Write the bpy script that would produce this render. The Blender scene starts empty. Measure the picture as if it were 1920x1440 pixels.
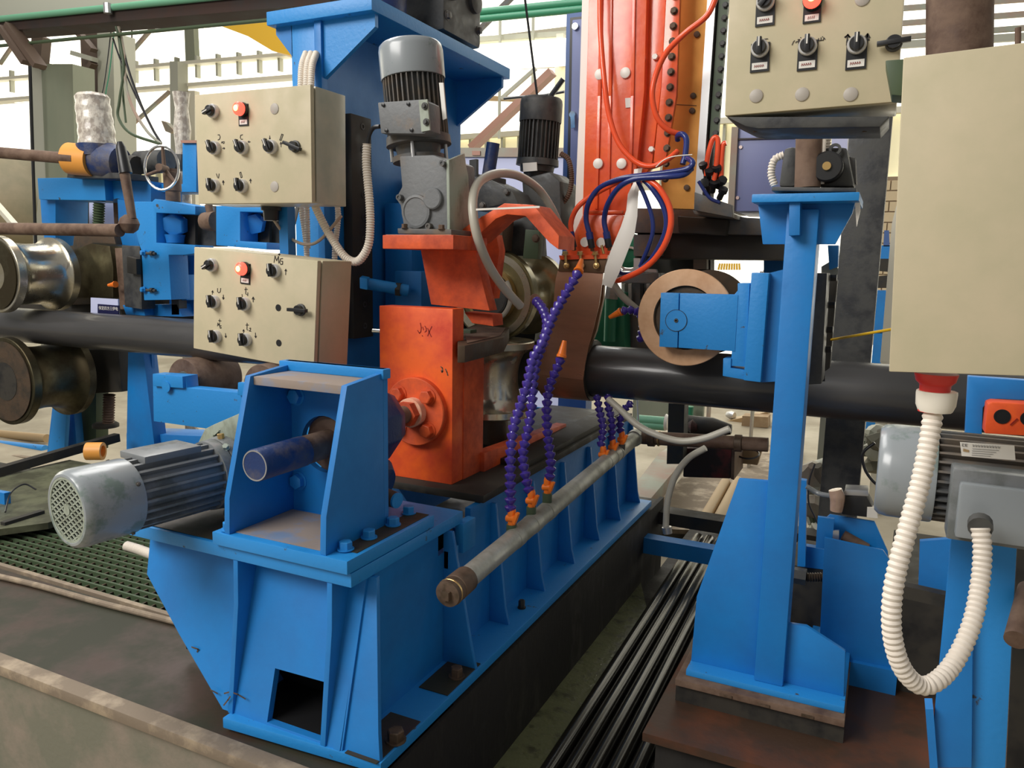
import bpy, bmesh, math, random
from mathutils import Vector, Matrix
random.seed(7)
SC = bpy.context.scene
COL = SC.collection

# ---------------------------------------------------------------- camera
FPX = 1450.0                       # focal length in pixels of the 1920 px wide photograph
def _norm(v): return Vector(v).normalized()
_a = Vector((3060.0, 280.0, -FPX))           # pipe direction in camera axes (x right, y down, z forward)
_v = 507.0 - 720.0
_b = Vector((-(_a.y * _v + _a.z * FPX) / _a.x, _v, FPX))
CX, CY = _a.normalized(), _b.normalized()
CZ = CX.cross(CY).normalized()
if CZ.y > 0: CZ = -CZ
CAM = Vector((0.0, 0.0, 1.25))
right = Vector((CX.x, CY.x, CZ.x)); down = Vector((CX.y, CY.y, CZ.y)); fwd = Vector((CX.z, CY.z, CZ.z))
cam_data = bpy.data.cameras.new('camera'); cam = bpy.data.objects.new('camera', cam_data); COL.objects.link(cam)
cam_data.sensor_width = 36.0; cam_data.lens = FPX / 1920.0 * 36.0; cam_data.clip_start = 0.05; cam_data.clip_end = 200
m = Matrix((( right.x, -down.x, -fwd.x, CAM.x), (right.y, -down.y, -fwd.y, CAM.y), (right.z, -down.z, -fwd.z, CAM.z), (0, 0, 0, 1)))
cam.matrix_world = m
SC.camera = cam

# ---------------------------------------------------------------- light and exposure
SC.view_settings.view_transform = 'Standard'; SC.view_settings.look = 'None'
SC.view_settings.exposure = 0.12; SC.view_settings.gamma = 1.0; SC.view_settings.use_curve_mapping = False
W = bpy.data.worlds.new('daylight'); SC.world = W; W.use_nodes = True
bg = W.node_tree.nodes['Background']; bg.inputs[0].default_value = (1.0, 0.97, 0.92, 1); bg.inputs[1].default_value = 0.27
def area(name, loc, target, sx, sy, power, colr):
    d = bpy.data.lights.new(name, 'AREA'); d.shape = 'RECTANGLE'; d.size = sx; d.size_y = sy; d.energy = power; d.color = colr
    o = bpy.data.objects.new(name, d); COL.objects.link(o); o.location = loc
    o.rotation_euler = (Vector(target) - Vector(loc)).to_track_quat('-Z', 'Y').to_euler()
    return o
area('skylight_front', (-4.5, -3.5, 5.5), (-1.2, 2.4, 0.6), 5.0, 3.0, 540, (1, 0.97, 0.93))
area('skylight_overhead', (-5.5, 3.6, 7.5), (-1.6, 3.2, 0.0), 6.0, 2.5, 330, (1, 0.98, 0.95))
area('skylight_back', (-6.0, 9.0, 7.0), (-2.0, 3.0, 1.0), 8.0, 2.0, 300, (1, 0.98, 0.94))

# ---------------------------------------------------------------- points: a pixel of the photograph on a plane of the hall
def ray(u, v):
    x, y = (u - 960.0) / FPX, (v - 720.0) / FPX
    return right * x + down * y + fwd
def P(u, v, **k):
    d = ray(u, v); ax = 'xyz'.index(list(k)[0]); t = (list(k.values())[0] - CAM[ax]) / d[ax]
    return CAM + d * t
def hit(u, v, O, n):
    d = ray(u, v); t = (Vector(O) - CAM).dot(n) / d.dot(n); return CAM + d * t
def px_size(p): return (Vector(p) - CAM).dot(fwd) / FPX     # metres per pixel at a point

# ---------------------------------------------------------------- materials
def hexc(h):
    h = h.lstrip('#'); c = [int(h[i:i+2], 16) / 255 for i in (0, 2, 4)]
    return tuple((x / 12.92 if x <= 0.04045 else ((x + 0.055) / 1.055) ** 2.4) for x in c)
MATS = {}
def mat(name, c, rough=0.5, metal=0.0, dirt=None, amt=0.3, scale=6.0, bump=0.0, bscale=60.0, emit=None, es=1.0, alpha=None, trans=0.0, sharp=0.15, coat=0.0, stretch=None):
    M = bpy.data.materials.new(name); M.use_nodes = True; nt = M.node_tree; N = nt.nodes; L = nt.links
    b = N['Principled BSDF']
    c = hexc(c) if isinstance(c, str) else c
    b.inputs['Base Color'].default_value = (*c, 1); b.inputs['Roughness'].default_value = rough; b.inputs['Metallic'].default_value = metal
    if coat: b.inputs['Coat Weight'].default_value = coat; b.inputs['Coat Roughness'].default_value = 0.15
    if trans: b.inputs['Transmission Weight'].default_value = trans
    if alpha is not None: b.inputs['Alpha'].default_value = alpha
    if emit is not None:
        e = hexc(emit) if isinstance(emit, str) else emit
        b.inputs['Emission Color'].default_value = (*e, 1); b.inputs['Emission Strength'].default_value = es
    if dirt is not None or bump:
        tc = N.new('ShaderNodeNewGeometry'); src = tc.outputs['Position']
        if stretch:
            mp = N.new('ShaderNodeMapping'); mp.inputs['Scale'].default_value = stretch; L.new(src, mp.inputs['Vector']); src = mp.outputs['Vector']
    if dirt is not None:
        d = hexc(dirt) if isinstance(dirt, str) else dirt
        n = N.new('ShaderNodeTexNoise'); n.inputs['Scale'].default_value = scale; n.inputs['Detail'].default_value = 8; n.inputs['Roughness'].default_value = 0.62
        L.new(src, n.inputs['Vector'])
        r = N.new('ShaderNodeMapRange'); lo = 0.62 - amt * 0.45
        r.inputs['From Min'].default_value = lo - sharp / 2; r.inputs['From Max'].default_value = lo + sharp / 2
        L.new(n.outputs['Fac'], r.inputs['Value'])
        mx = N.new('ShaderNodeMix'); mx.data_type = 'RGBA'; mx.inputs['A'].default_value = (*c, 1); mx.inputs['B'].default_value = (*d, 1)
        L.new(r.outputs['Result'], mx.inputs['Factor']); L.new(mx.outputs['Result'], b.inputs['Base Color'])
        rr = N.new('ShaderNodeMapRange'); rr.inputs['To Min'].default_value = rough; rr.inputs['To Max'].default_value = min(1, rough + 0.25)
        L.new(r.outputs['Result'], rr.inputs['Value']); L.new(rr.outputs['Result'], b.inputs['Roughness'])
    if bump:
        n2 = N.new('ShaderNodeTexNoise'); n2.inputs['Scale'].default_value = bscale; n2.inputs['Detail'].default_value = 4
        L.new(src, n2.inputs['Vector'])
        bp = N.new('ShaderNodeBump'); bp.inputs['Strength'].default_value = bump; bp.inputs['Distance'].default_value = 0.004
        L.new(n2.outputs['Fac'], bp.inputs['Height']); L.new(bp.outputs['Normal'], b.inputs['Normal'])
    MATS[name] = M; return M
BLUE = mat('blue_paint', (0.009, 0.215, 0.60), 0.38, dirt=(0.010, 0.155, 0.46), amt=0.2, scale=4, sharp=0.4, bump=0.12, bscale=45)
BLUEW = mat('blue_paint_worn', (0.018, 0.25, 0.64), 0.45, dirt=(0.06, 0.06, 0.06), amt=-0.12, scale=18, sharp=0.04, bump=0.2, bscale=70)
BLUEDIRT = mat('blue_paint_oily_top', (0.03, 0.20, 0.42), 0.5, dirt=(0.085, 0.06, 0.045), amt=0.95, scale=9, sharp=0.12, bump=0.2)
BLUEGREY = mat('blue_paint_dusty_top', (0.18, 0.25, 0.38), 0.6, dirt=(0.30, 0.24, 0.20), amt=0.5, scale=9, sharp=0.2)
NAVY = mat('navy_paint', (0.012, 0.035, 0.13), 0.42, dirt=(0.10, 0.09, 0.10), amt=0.15, scale=10, sharp=0.2, bump=0.3, bscale=90)
CABBLUE = mat('cabinet_blue_paint', (0.20, 0.24, 0.46), 0.45)
CABFRAME = mat('cabinet_frame_blue', (0.055, 0.12, 0.32), 0.45)
ORANGE = mat('orange_paint', (0.93, 0.135, 0.018), 0.42, dirt=(0.62, 0.045, 0.012), amt=0.2, scale=7, sharp=0.3, bump=0.08)
ORANGEW = mat('orange_paint_worn', (0.82, 0.115, 0.022), 0.5, dirt=(0.42, 0.055, 0.02), amt=0.2, scale=9, sharp=0.3, bump=0.2)
ORDUST = mat('orange_paint_dusty', (0.72, 0.19, 0.09), 0.6, dirt=(0.80, 0.45, 0.30), amt=0.5, scale=30, sharp=0.2)
VARNISH = mat('orange_insulating_varnish', (0.92, 0.150, 0.03), 0.22, dirt=(0.70, 0.05, 0.008), amt=0.25, scale=9, sharp=0.5, coat=0.6, bump=0.3, bscale=30)
BEIGE = mat('beige_enamel', (0.60, 0.51, 0.345), 0.42, dirt=(0.52, 0.46, 0.30), amt=0.35, scale=7, sharp=0.3)
BEIGED = mat('beige_enamel_side', (0.58, 0.52, 0.40), 0.3, dirt=(0.42, 0.42, 0.33), amt=0.3, scale=9, sharp=0.4, coat=0.4)
GREYM = mat('grey_motor_enamel', (0.19, 0.20, 0.205), 0.42, dirt=(0.12, 0.13, 0.125), amt=0.15, scale=9, sharp=0.12, bump=0.2, coat=0.2)
GREYCAP = mat('grey_cover_enamel', (0.27, 0.295, 0.31), 0.3, dirt=(0.15, 0.20, 0.18), amt=0.15, scale=6, sharp=0.06, coat=0.4)
GREYD = mat('dark_grey_enamel', (0.085, 0.088, 0.09), 0.5, dirt=(0.15, 0.12, 0.09), amt=0.2, scale=12, sharp=0.2, bump=0.25)
GREYG = mat('grey_gearbox_casting', (0.15, 0.155, 0.158), 0.55, dirt=(0.24, 0.19, 0.15), amt=-0.1, scale=9, sharp=0.2, bump=0.35)
PALEG = mat('pale_green_grey_paint', (0.33, 0.37, 0.30), 0.45, dirt=(0.22, 0.24, 0.18), amt=0.1, scale=14, sharp=0.15, stretch=(1, 1, 0.6))
CHAR = mat('charcoal_enamel', (0.035, 0.036, 0.038), 0.42, dirt=(0.07, 0.07, 0.065), amt=0.3, scale=14, sharp=0.2, bump=0.2)
BLACK = mat('black_plastic', (0.012, 0.012, 0.013), 0.38)
VOID = mat('black_oily_steel_and_shade', (0.012, 0.012, 0.012), 0.5, dirt=(0.035, 0.03, 0.022), amt=0.4, scale=9, sharp=0.2)  # also the black of blocks that stand in for shade
STEELD = mat('dark_oily_steel', (0.05, 0.045, 0.035), 0.4, metal=0.4, dirt=(0.10, 0.065, 0.04), amt=0.4, scale=10, sharp=0.25, bump=0.3)
RUST = mat('rusty_brown_steel', (0.10, 0.055, 0.035), 0.6, metal=0.2, dirt=(0.20, 0.13, 0.09), amt=0.3, scale=12, sharp=0.25, bump=0.3)
RUSTP = mat('rusty_deck_plate', (0.052, 0.027, 0.015), 0.55, dirt=(0.13, 0.035, 0.010), amt=0.05, scale=4.5, sharp=0.25, bump=0.25, bscale=35)
OILP = mat('oily_brown_plate', (0.052, 0.028, 0.018), 0.48, dirt=(0.028, 0.028, 0.014), amt=0.35, scale=3.6, sharp=0.2, bump=0.15, bscale=20)
CONC = mat('stained_concrete', (0.29, 0.225, 0.18), 0.6, dirt=(0.17, 0.165, 0.12), amt=0.5, scale=4.2, sharp=0.3, bump=0.35, bscale=60)
CONCL = mat('concrete_lip', (0.36, 0.28, 0.19), 0.55, dirt=(0.22, 0.17, 0.12), amt=0.4, scale=8, sharp=0.15, bump=0.3)
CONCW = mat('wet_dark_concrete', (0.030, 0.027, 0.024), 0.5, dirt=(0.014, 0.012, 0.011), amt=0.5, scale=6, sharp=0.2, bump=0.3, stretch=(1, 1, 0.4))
HALLF = mat('hall_floor', (0.42, 0.36, 0.26), 0.5, dirt=(0.28, 0.24, 0.17), amt=0.4, scale=1.2, sharp=0.3)
GREENW = mat('green_coolant', (0.17, 0.18, 0.09), 0.25, dirt=(0.05, 0.05, 0.02), amt=0.1, scale=14, sharp=0.12, bump=0.6, bscale=50)
PIPE = mat('black_steel_pipe', (0.030, 0.030, 0.031), 0.22, metal=0.0, coat=0.5, dirt=(0.055, 0.052, 0.05), amt=0.4, scale=3, sharp=0.4, stretch=(0.25, 1, 1))
ROD = mat('wet_black_rod', (0.010, 0.009, 0.007), 0.2)
ROLLB = mat('brassy_roll_steel', (0.33, 0.27, 0.13), 0.22, metal=0.6, coat=0.5, dirt=(0.16, 0.14, 0.06), amt=0.35, scale=6, sharp=0.35)
POLISH = mat('polished_roll_steel', (0.70, 0.66, 0.56), 0.13, metal=0.9, dirt=(0.45, 0.40, 0.28), amt=0.35, scale=5, sharp=0.3)
ROLLG = mat('oily_roll_steel', (0.16, 0.15, 0.09), 0.25, metal=0.9, dirt=(0.07, 0.055, 0.03), amt=0.5, scale=6, sharp=0.35)
BRASSF = mat('tan_brass_face', (0.72, 0.44, 0.25), 0.38, metal=0.1, dirt=(0.52, 0.27, 0.13), amt=0.2, scale=9, sharp=0.35)
BRASSP = mat('brass_sheet', (0.72, 0.36, 0.08), 0.35, metal=0.5, dirt=(0.55, 0.25, 0.05), amt=0.35, scale=4, sharp=0.5)
BRASSB = mat('brass_bolt', (0.60, 0.40, 0.16), 0.3, metal=0.8)
COPPER = mat('copper_sheet', (0.46, 0.235, 0.14), 0.26, metal=0.25, coat=0.5, dirt=(0.30, 0.15, 0.09), amt=0.25, scale=6, sharp=0.4, stretch=(0.5, 1, 2))
COPD = mat('dull_copper_clamp', (0.17, 0.10, 0.055), 0.4, metal=0.5)
GALV = mat('galvanised_pipe', (0.42, 0.42, 0.38), 0.38, metal=0.35, dirt=(0.25, 0.25, 0.20), amt=0.2, scale=10, sharp=0.3, bump=0.2)
CAPB = mat('brown_iron_cap', (0.075, 0.05, 0.03), 0.5, metal=0.3, dirt=(0.14, 0.09, 0.06), amt=0.3, scale=25)
CHROME = mat('chrome', (0.75, 0.75, 0.73), 0.15, metal=1.0)
SILVER = mat('satin_aluminium', (0.55, 0.55, 0.55), 0.35, metal=0.8)
BEZEL = mat('bright_bezel', (0.62, 0.61, 0.60), 0.25, metal=0.3)
WHITEC = mat('white_conduit_plastic', (0.80, 0.72, 0.62), 0.5)
WHITEF = mat('white_fitting_plastic', (0.88, 0.82, 0.70), 0.45)
WHITES = mat('white_insulation_sheet', (0.85, 0.80, 0.72), 0.4)
REDP = mat('red_socket_plastic', (0.75, 0.045, 0.035), 0.35)
REDH = mat('red_hose', (0.88, 0.035, 0.01), 0.22)
ORH = mat('orange_red_hose', (0.92, 0.10, 0.03), 0.22)
NAVYH = mat('navy_blue_hose', (0.02, 0.035, 0.17), 0.2)
BLACKH = mat('black_rubber', (0.015, 0.015, 0.018), 0.3)
GREYH = mat('translucent_grey_hose', (0.48, 0.45, 0.37), 0.35)
PURPLE = mat('violet_blue_hose_plastic', (0.052, 0.03, 0.26), 0.25, coat=0.3)
ORN = mat('orange_nozzle_plastic', (0.92, 0.20, 0.015), 0.4)
ORCP = mat('orange_coupling', (0.80, 0.34, 0.06), 0.45)
GREENP = mat('green_painted_pipe', (0.05, 0.28, 0.15), 0.4)
TEALP = mat('pale_green_pipe', (0.14, 0.36, 0.22), 0.5)
YELLOW = mat('yellow_crane_paint', (0.72, 0.42, 0.03), 0.45)
YELLOWS = mat('yellow_strap', (0.85, 0.50, 0.02), 0.5)
SAGE = mat('sage_column_paint', (0.20, 0.23, 0.16), 0.5, dirt=(0.27, 0.28, 0.20), amt=0.4, scale=3, sharp=0.5, stretch=(1, 1, 0.3))
SAGEL = mat('pale_column_paint', (0.42, 0.42, 0.34), 0.5)
CREAM = mat('cream_steel', (0.72, 0.68, 0.55), 0.5)
BROWNST = mat('brown_roof_steel', (0.10, 0.065, 0.045), 0.6)
DKBEAM = mat('dark_beam_paint', (0.016, 0.013, 0.011), 0.7, dirt=(0.045, 0.024, 0.018), amt=0.4, scale=3, sharp=0.3)
PINKST = mat('primer_red_brace', (0.42, 0.22, 0.16), 0.55)
GLOWW = mat('translucent_sheet_and_glow', (0.9, 0.88, 0.78), 0.6, emit=(1.0, 0.97, 0.84), es=1.5)  # also the painted glow of the girder web and white board
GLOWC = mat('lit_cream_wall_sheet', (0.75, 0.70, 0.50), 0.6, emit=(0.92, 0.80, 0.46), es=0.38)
GREENWALL = mat('pale_green_board', (0.40, 0.52, 0.45), 0.6)
LEDR = mat('red_lamp_lit', (1.0, 0.05, 0.03), 0.3, emit=(1.0, 0.05, 0.03), es=3.5)
LEDC = mat('red_lamp_core', (1.0, 0.5, 0.1), 0.3, emit=(1.0, 0.42, 0.08), es=9)
LABELP = mat('paper_label', (0.75, 0.72, 0.66), 0.5)
INK = mat('black_marker_ink', (0.02, 0.015, 0.012), 0.5)
INKR = mat('dark_red_marker_ink', (0.25, 0.01, 0.005), 0.5)
INKB = mat('grey_label_ink', (0.22, 0.22, 0.22), 0.5)
PLUGG = mat('grey_blank_plug', (0.42, 0.38, 0.33), 0.5)
BRICKM = mat('cream_brick', (0.60, 0.48, 0.30), 0.7, emit=(0.9, 0.7, 0.4), es=0.0)
MORTAR = mat('brick_mortar', (0.30, 0.22, 0.14), 0.8)
WOOD = mat('pale_wood', (0.42, 0.30, 0.17), 0.6, dirt=(0.30, 0.20, 0.11), amt=0.4, scale=6, sharp=0.3)
CARDB = mat('brown_paper_tube', (0.40, 0.27, 0.13), 0.55)
GREYBAR = mat('grey_green_channel', (0.33, 0.35, 0.28), 0.55, dirt=(0.40, 0.28, 0.22), amt=0.3, scale=4, sharp=0.3)
MAROON = mat('maroon_box', (0.16, 0.02, 0.018), 0.5, dirt=(0.03, 0.02, 0.018), amt=0.5, scale=6, sharp=0.2)
WRAP = mat('bubble_wrap', (0.72, 0.66, 0.56), 0.22, dirt=(0.40, 0.34, 0.28), amt=0.3, scale=28, sharp=0.12, bump=1.0, bscale=45, coat=0.6, stretch=(1, 1, 0.7))
TANTANK = mat('tan_coil_steel', (0.50, 0.40, 0.26), 0.4, dirt=(0.30, 0.28, 0.18), amt=0.4, scale=2, sharp=0.4)
SIGNB = mat('navy_sign', (0.005, 0.006, 0.05), 0.4)
SIGNW = mat('pale_lilac_sheet', (0.55, 0.58, 0.80), 0.4)
GLASSY = mat('wrapped_clear_plastic', (0.55, 0.36, 0.25), 0.2, coat=0.8, bump=0.8, bscale=40)
OLIVE = mat('olive_green_block', (0.06, 0.09, 0.045), 0.5)
TRAYG = mat('oily_tray_green', (0.13, 0.135, 0.08), 0.35, dirt=(0.05,0.05,0.025), amt=0.3, scale=7, sharp=0.2)
GREENT = mat('green_machine_paint', (0.03, 0.25, 0.13), 0.4)

# ---------------------------------------------------------------- object helpers
def tag(o, label=None, cat=None, group=None, kind=None):
    if label: o['label'] = label
    if cat: o['category'] = cat
    if group: o['group'] = group
    if kind: o['kind'] = kind
    return o
def thing(name, label, cat, loc, group=None, rot=None):
    o = bpy.data.objects.new(name, None); COL.objects.link(o)
    M4 = Matrix.Translation(Vector(loc))
    if rot is not None: M4 = M4 @ rot.to_4x4()
    o.matrix_world = M4; o.empty_display_size = 0.05
    o['_m'] = [x for r in M4 for x in r]
    return tag(o, label, cat, group)
def mworld(o):
    if o is None: return Matrix.Identity(4)
    if '_m' in o: v = list(o['_m']); return Matrix([v[0:4], v[4:8], v[8:12], v[12:16]])
    return mworld(o.parent) @ o.matrix_local if o.parent else o.matrix_local.copy()
def frame_of(d, up=Vector((0, 0, 1))):
    d = Vector(d).normalized()
    if abs(d.dot(up)) > 0.97: up = Vector((0, 1, 0)) if abs(d.y) < 0.9 else Vector((1, 0, 0))
    x = up.cross(d).normalized(); y = d.cross(x).normalized()
    return x, y, d
def smooth_path(pts, n=6, closed=False):
    pts = [Vector(p) for p in pts]
    if len(pts) < 3: return pts
    q = [pts[0] * 2 - pts[1]] + pts + [pts[-1] * 2 - pts[-2]]
    out = []
    for i in range(1, len(q) - 2):
        a, b, c, d = q[i-1], q[i], q[i+1], q[i+2]
        for k in range(n):
            t = k / n
            out.append(0.5 * ((2*b) + (c-a)*t + (2*a-5*b+4*c-d)*t*t + (3*b-a-3*c+d)*t*t*t))
    out.append(pts[-1]); return out
class MB:
    def __init__(s): s.bm = bmesh.new()
    def box(s, x0, x1, y0, y1, z0, z1):
        x0, x1 = sorted((x0, x1)); y0, y1 = sorted((y0, y1)); z0, z1 = sorted((z0, z1))
        v = [s.bm.verts.new(p) for p in ((x0,y0,z0),(x1,y0,z0),(x1,y1,z0),(x0,y1,z0),(x0,y0,z1),(x1,y0,z1),(x1,y1,z1),(x0,y1,z1))]
        for f in ((0,3,2,1),(4,5,6,7),(0,1,5,4),(1,2,6,5),(2,3,7,6),(3,0,4,7)): s.bm.faces.new([v[i] for i in f])
        return s
    def obox(s, c, X, Y, Z, hx, hy, hz):
        c = Vector(c); X, Y, Z = Vector(X).normalized()*hx, Vector(Y).normalized()*hy, Vector(Z).normalized()*hz
        v = [s.bm.verts.new(c + X*a + Y*b + Z*d) for a, b, d in ((-1,-1,-1),(1,-1,-1),(1,1,-1),(-1,1,-1),(-1,-1,1),(1,-1,1),(1,1,1),(-1,1,1))]
        for f in ((0,3,2,1),(4,5,6,7),(0,1,5,4),(1,2,6,5),(2,3,7,6),(3,0,4,7)): s.bm.faces.new([v[i] for i in f])
        return s
    def bar(s, a, b, w, h, up=Vector((0,0,1))):
        a, b = Vector(a), Vector(b); x, y, d = frame_of(b - a, up)
        return s.obox((a+b)/2, x, y, d, w/2, h/2, (b-a).length/2)
    def prism(s, pts, off, holes=()):
        off = Vector(off); loops = []
        for lp in [pts] + list(holes):
            lo = [s.bm.verts.new(Vector(p)) for p in lp]; hi = [s.bm.verts.new(Vector(p) + off) for p in lp]; loops.append((lo, hi))
            for i in range(len(lp)):
                j = (i+1) % len(lp); s.bm.faces.new((lo[i], lo[j], hi[j], hi[i]))
        if not holes:
            s.bm.faces.new(loops[0][0][::-1]); s.bm.faces.new(loops[0][1])
        else:
            for k in (0, 1):
                es = []
                for l in loops:
                    r = l[k]
                    for i in range(len(r)): es.append(s.bm.edges.get((r[i], r[(i+1) % len(r)])))
                bmesh.ops.triangle_fill(s.bm, edges=es, use_beauty=True)
        return s
    def lathe(s, p, axis, prof, n=32, start=0.0, ends=True):
        p = Vector(p); x, y, d = frame_of(axis); rings = []
        for t, r in prof:
            if r < 1e-6: rings.append([s.bm.verts.new(p + d*t)])
            else: rings.append([s.bm.verts.new(p + d*t + x*(r*math.cos(start + 2*math.pi*i/n)) + y*(r*math.sin(start + 2*math.pi*i/n))) for i in range(n)])
        for a, b in zip(rings, rings[1:]):
            for i in range(n):
                j = (i+1) % n
                if len(a) == 1 and len(b) == 1: continue
                if len(a) == 1: s.bm.faces.new((a[0], b[j], b[i]))
                elif len(b) == 1: s.bm.faces.new((a[i], a[j], b[0]))
                else: s.bm.faces.new((a[i], a[j], b[j], b[i]))
        if ends:
            if len(rings[0]) > 1: s.bm.faces.new(rings[0][::-1])
            if len(rings[-1]) > 1: s.bm.faces.new(rings[-1])
        return s
    def cyl(s, a, b, r, r2=None, n=24):
        a, b = Vector(a), Vector(b); return s.lathe(a, b-a, [(0, r), ((b-a).length, r if r2 is None else r2)], n)
    def ring(s, p, axis, prof, n=40):     # closed profile
        return s.lathe(p, axis, list(prof) + [prof[0]], n, ends=False)
    def tube(s, pts, r, n=10, sub=6, rib=0.0, pitch=0.0, cap=True):
        q = smooth_path(pts, sub) if sub else [Vector(p) for p in pts]
        if rib:
            L = [0]; 
            for a, b in zip(q, q[1:]): L.append(L[-1] + (b-a).length)
            tot = L[-1]; k = int(tot / pitch * 4); nq = []; j = 0
            for i in range(k + 1):
                t = tot * i / k
                while j < len(L) - 2 and L[j+1] < t: j += 1
                f = (t - L[j]) / max(1e-9, L[j+1] - L[j]); nq.append(q[j].lerp(q[j+1], f))
            q = nq
        rings = []; prev = None
        for i, p in enumerate(q):
            d = (q[min(i+1, len(q)-1)] - q[max(i-1, 0)]).normalized()
            if prev is None: x, y, _ = frame_of(d)
            else:
                x = (prev - d * prev.dot(d)).normalized(); y = d.cross(x)
            prev = x
            rr = r if not callable(r) else r(i / (len(q)-1))
            if rib: rr += (rib, rib*0.3, -rib, rib*0.3)[i % 4] if True else 0
            rings.append([s.bm.verts.new(p + x*(rr*math.cos(2*math.pi*k/n)) + y*(rr*math.sin(2*math.pi*k/n))) for k in range(n)])
        for a, b in zip(rings, rings[1:]):
            for i in range(n): s.bm.faces.new((a[i], a[(i+1) % n], b[(i+1) % n], b[i]))
        if cap: s.bm.faces.new(rings[0][::-1]); s.bm.faces.new(rings[-1])
        return s
    def sheet(s, rows, t):     # rows of points, thickened along the surface normal
        g = [[s.bm.verts.new(Vector(p)) for p in r] for r in rows]
        fs = []
        for a, b in zip(g, g[1:]):
            for i in range(len(a)-1): fs.append(s.bm.faces.new((a[i], a[i+1], b[i+1], b[i])))
        s.bm.normal_update()
        bmesh.ops.solidify(s.bm, geom=fs, thickness=t)
        return s
    def hexb(s, p, axis, r, h):           # hexagon head with chamfer and washer
        s.lathe(p, axis, [(0, r*1.25), (h*0.14, r*1.25)], 16)
        return s.lathe(Vector(p) + Vector(axis).normalized()*h*0.14, axis, [(0, r), (h*0.78, r), (h*0.86, r*0.86)], 6)
    def make(s, name, m, parent=None, bev=0.0, sharp=35, label=None, cat=None, group=None, kind=None, local=False, at=None):
        bm = s.bm
        if bev:
            bm.normal_update()
            bmesh.ops.remove_doubles(bm, verts=bm.verts[:], dist=1e-5)
            es = [e for e in bm.edges if len(e.link_faces) == 2 and e.calc_face_angle(0) > 0.6]
            if es: bmesh.ops.bevel(bm, geom=es, offset=bev, segments=2, affect='EDGES', profile=0.6, clamp_overlap=True)
        bmesh.ops.recalc_face_normals(bm, faces=bm.faces[:])
        for f in bm.faces: f.smooth = True
        me = bpy.data.meshes.new(name)
        W4 = mworld(parent) if parent is not None else (Matrix.Translation(Vector(at)) if at is not None else None)
        if W4 is None:
            xs = [v.co for v in bm.verts]
            c = Vector(((min(p.x for p in xs)+max(p.x for p in xs))/2, (min(p.y for p in xs)+max(p.y for p in xs))/2, min(p.z for p in xs)))
            W4 = Matrix.Translation(c)
        if not local: bm.transform(W4.inverted())
        bm.to_mesh(me); bm.free(); me.materials.append(m)
        try: me.set_sharp_from_angle(angle=math.radians(sharp))
        except Exception: pass
        o = bpy.data.objects.new(name, me); COL.objects.link(o)
        if parent is not None: o.parent = parent
        else: o.matrix_world = W4; o['_m'] = [x for r in W4 for x in r]
        return tag(o, label, cat, group, kind)
def inst(src, name, parent, M4w, label=None):      # another object sharing src's mesh, placed by a world matrix of mesh space
    o = bpy.data.objects.new(name, src.data if hasattr(src, 'data') and src.data else src); COL.objects.link(o)
    if parent is not None: o.parent = parent; o.matrix_local = mworld(parent).inverted() @ M4w
    else: o.matrix_world = M4w; o['_m'] = [x for r in M4w for x in r]
    if label: o['label'] = label
    return o
def mesh_of(s, name, m, sharp=35):
    bm = s.bm; bmesh.ops.recalc_face_normals(bm, faces=bm.faces[:])
    for f in bm.faces: f.smooth = True
    me = bpy.data.meshes.new(name); bm.to_mesh(me); bm.free(); me.materials.append(m)
    me.set_sharp_from_angle(angle=math.radians(sharp)); return me
def orient(p, d, roll=0.0):
    x, y, z = frame_of(d)
    R = Matrix((x, y, z)).transposed().to_4x4()
    return Matrix.Translation(Vector(p)) @ R @ Matrix.Rotation(roll, 4, 'Z')
def py(pts, y, t, holes=()):       # prism with its outline in the plane y, thickness t away from the camera
    return MB().prism([P(u, v, y=y) for u, v in pts], (0, t, 0), [[P(u, v, y=y) for u, v in h] for h in holes])
def pxx(pts, x, t): return MB().prism([P(u, v, x=x) for u, v in pts], (t, 0, 0))
def pz(pts, z, t): return MB().prism([P(u, v, z=z) for u, v in pts], (0, 0, t))
def rect(u0, v0, u1, v1, y, t):    # upright box whose front face spans the given pixels in the plane y
    a = P(u0, v0, y=y); b = P(u1, v1, y=y); c = P(u0, v1, y=y); d = P(u1, v0, y=y)
    return MB().box((a.x+c.x)/2, (b.x+d.x)/2, y, y+t, (c.z+b.z)/2, (a.z+d.z)/2)
def circ(c, ax1, ax2, r, n=28, r2=None):
    r2 = r2 or r; return [Vector(c) + Vector(ax1)*(r*math.cos(2*math.pi*i/n)) + Vector(ax2)*(r2*math.sin(2*math.pi*i/n)) for i in range(n)]
def solo(b, name, m, label, cat, group=None, kind=None, **k): return b.make(name, m, None, label=label, cat=cat, group=group, kind=kind, **k)
X_, Y_, Z_ = Vector((1,0,0)), Vector((0,1,0)), Vector((0,0,1))
BOLTM = {}
def bolt_mesh(m, r, h):
    k = (m.name, round(r, 4), round(h, 4))
    if k not in BOLTM: BOLTM[k] = mesh_of(MB().hexb((0,0,0), Z_, r, h), 'bolt', m)
    return BOLTM[k]
def bolt(parent, p, d, r, h, m=BLUEW, name='bolt', label=None):
    return inst(bolt_mesh(m, r, h), name, parent, orient(p, d, random.random()), label)
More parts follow.
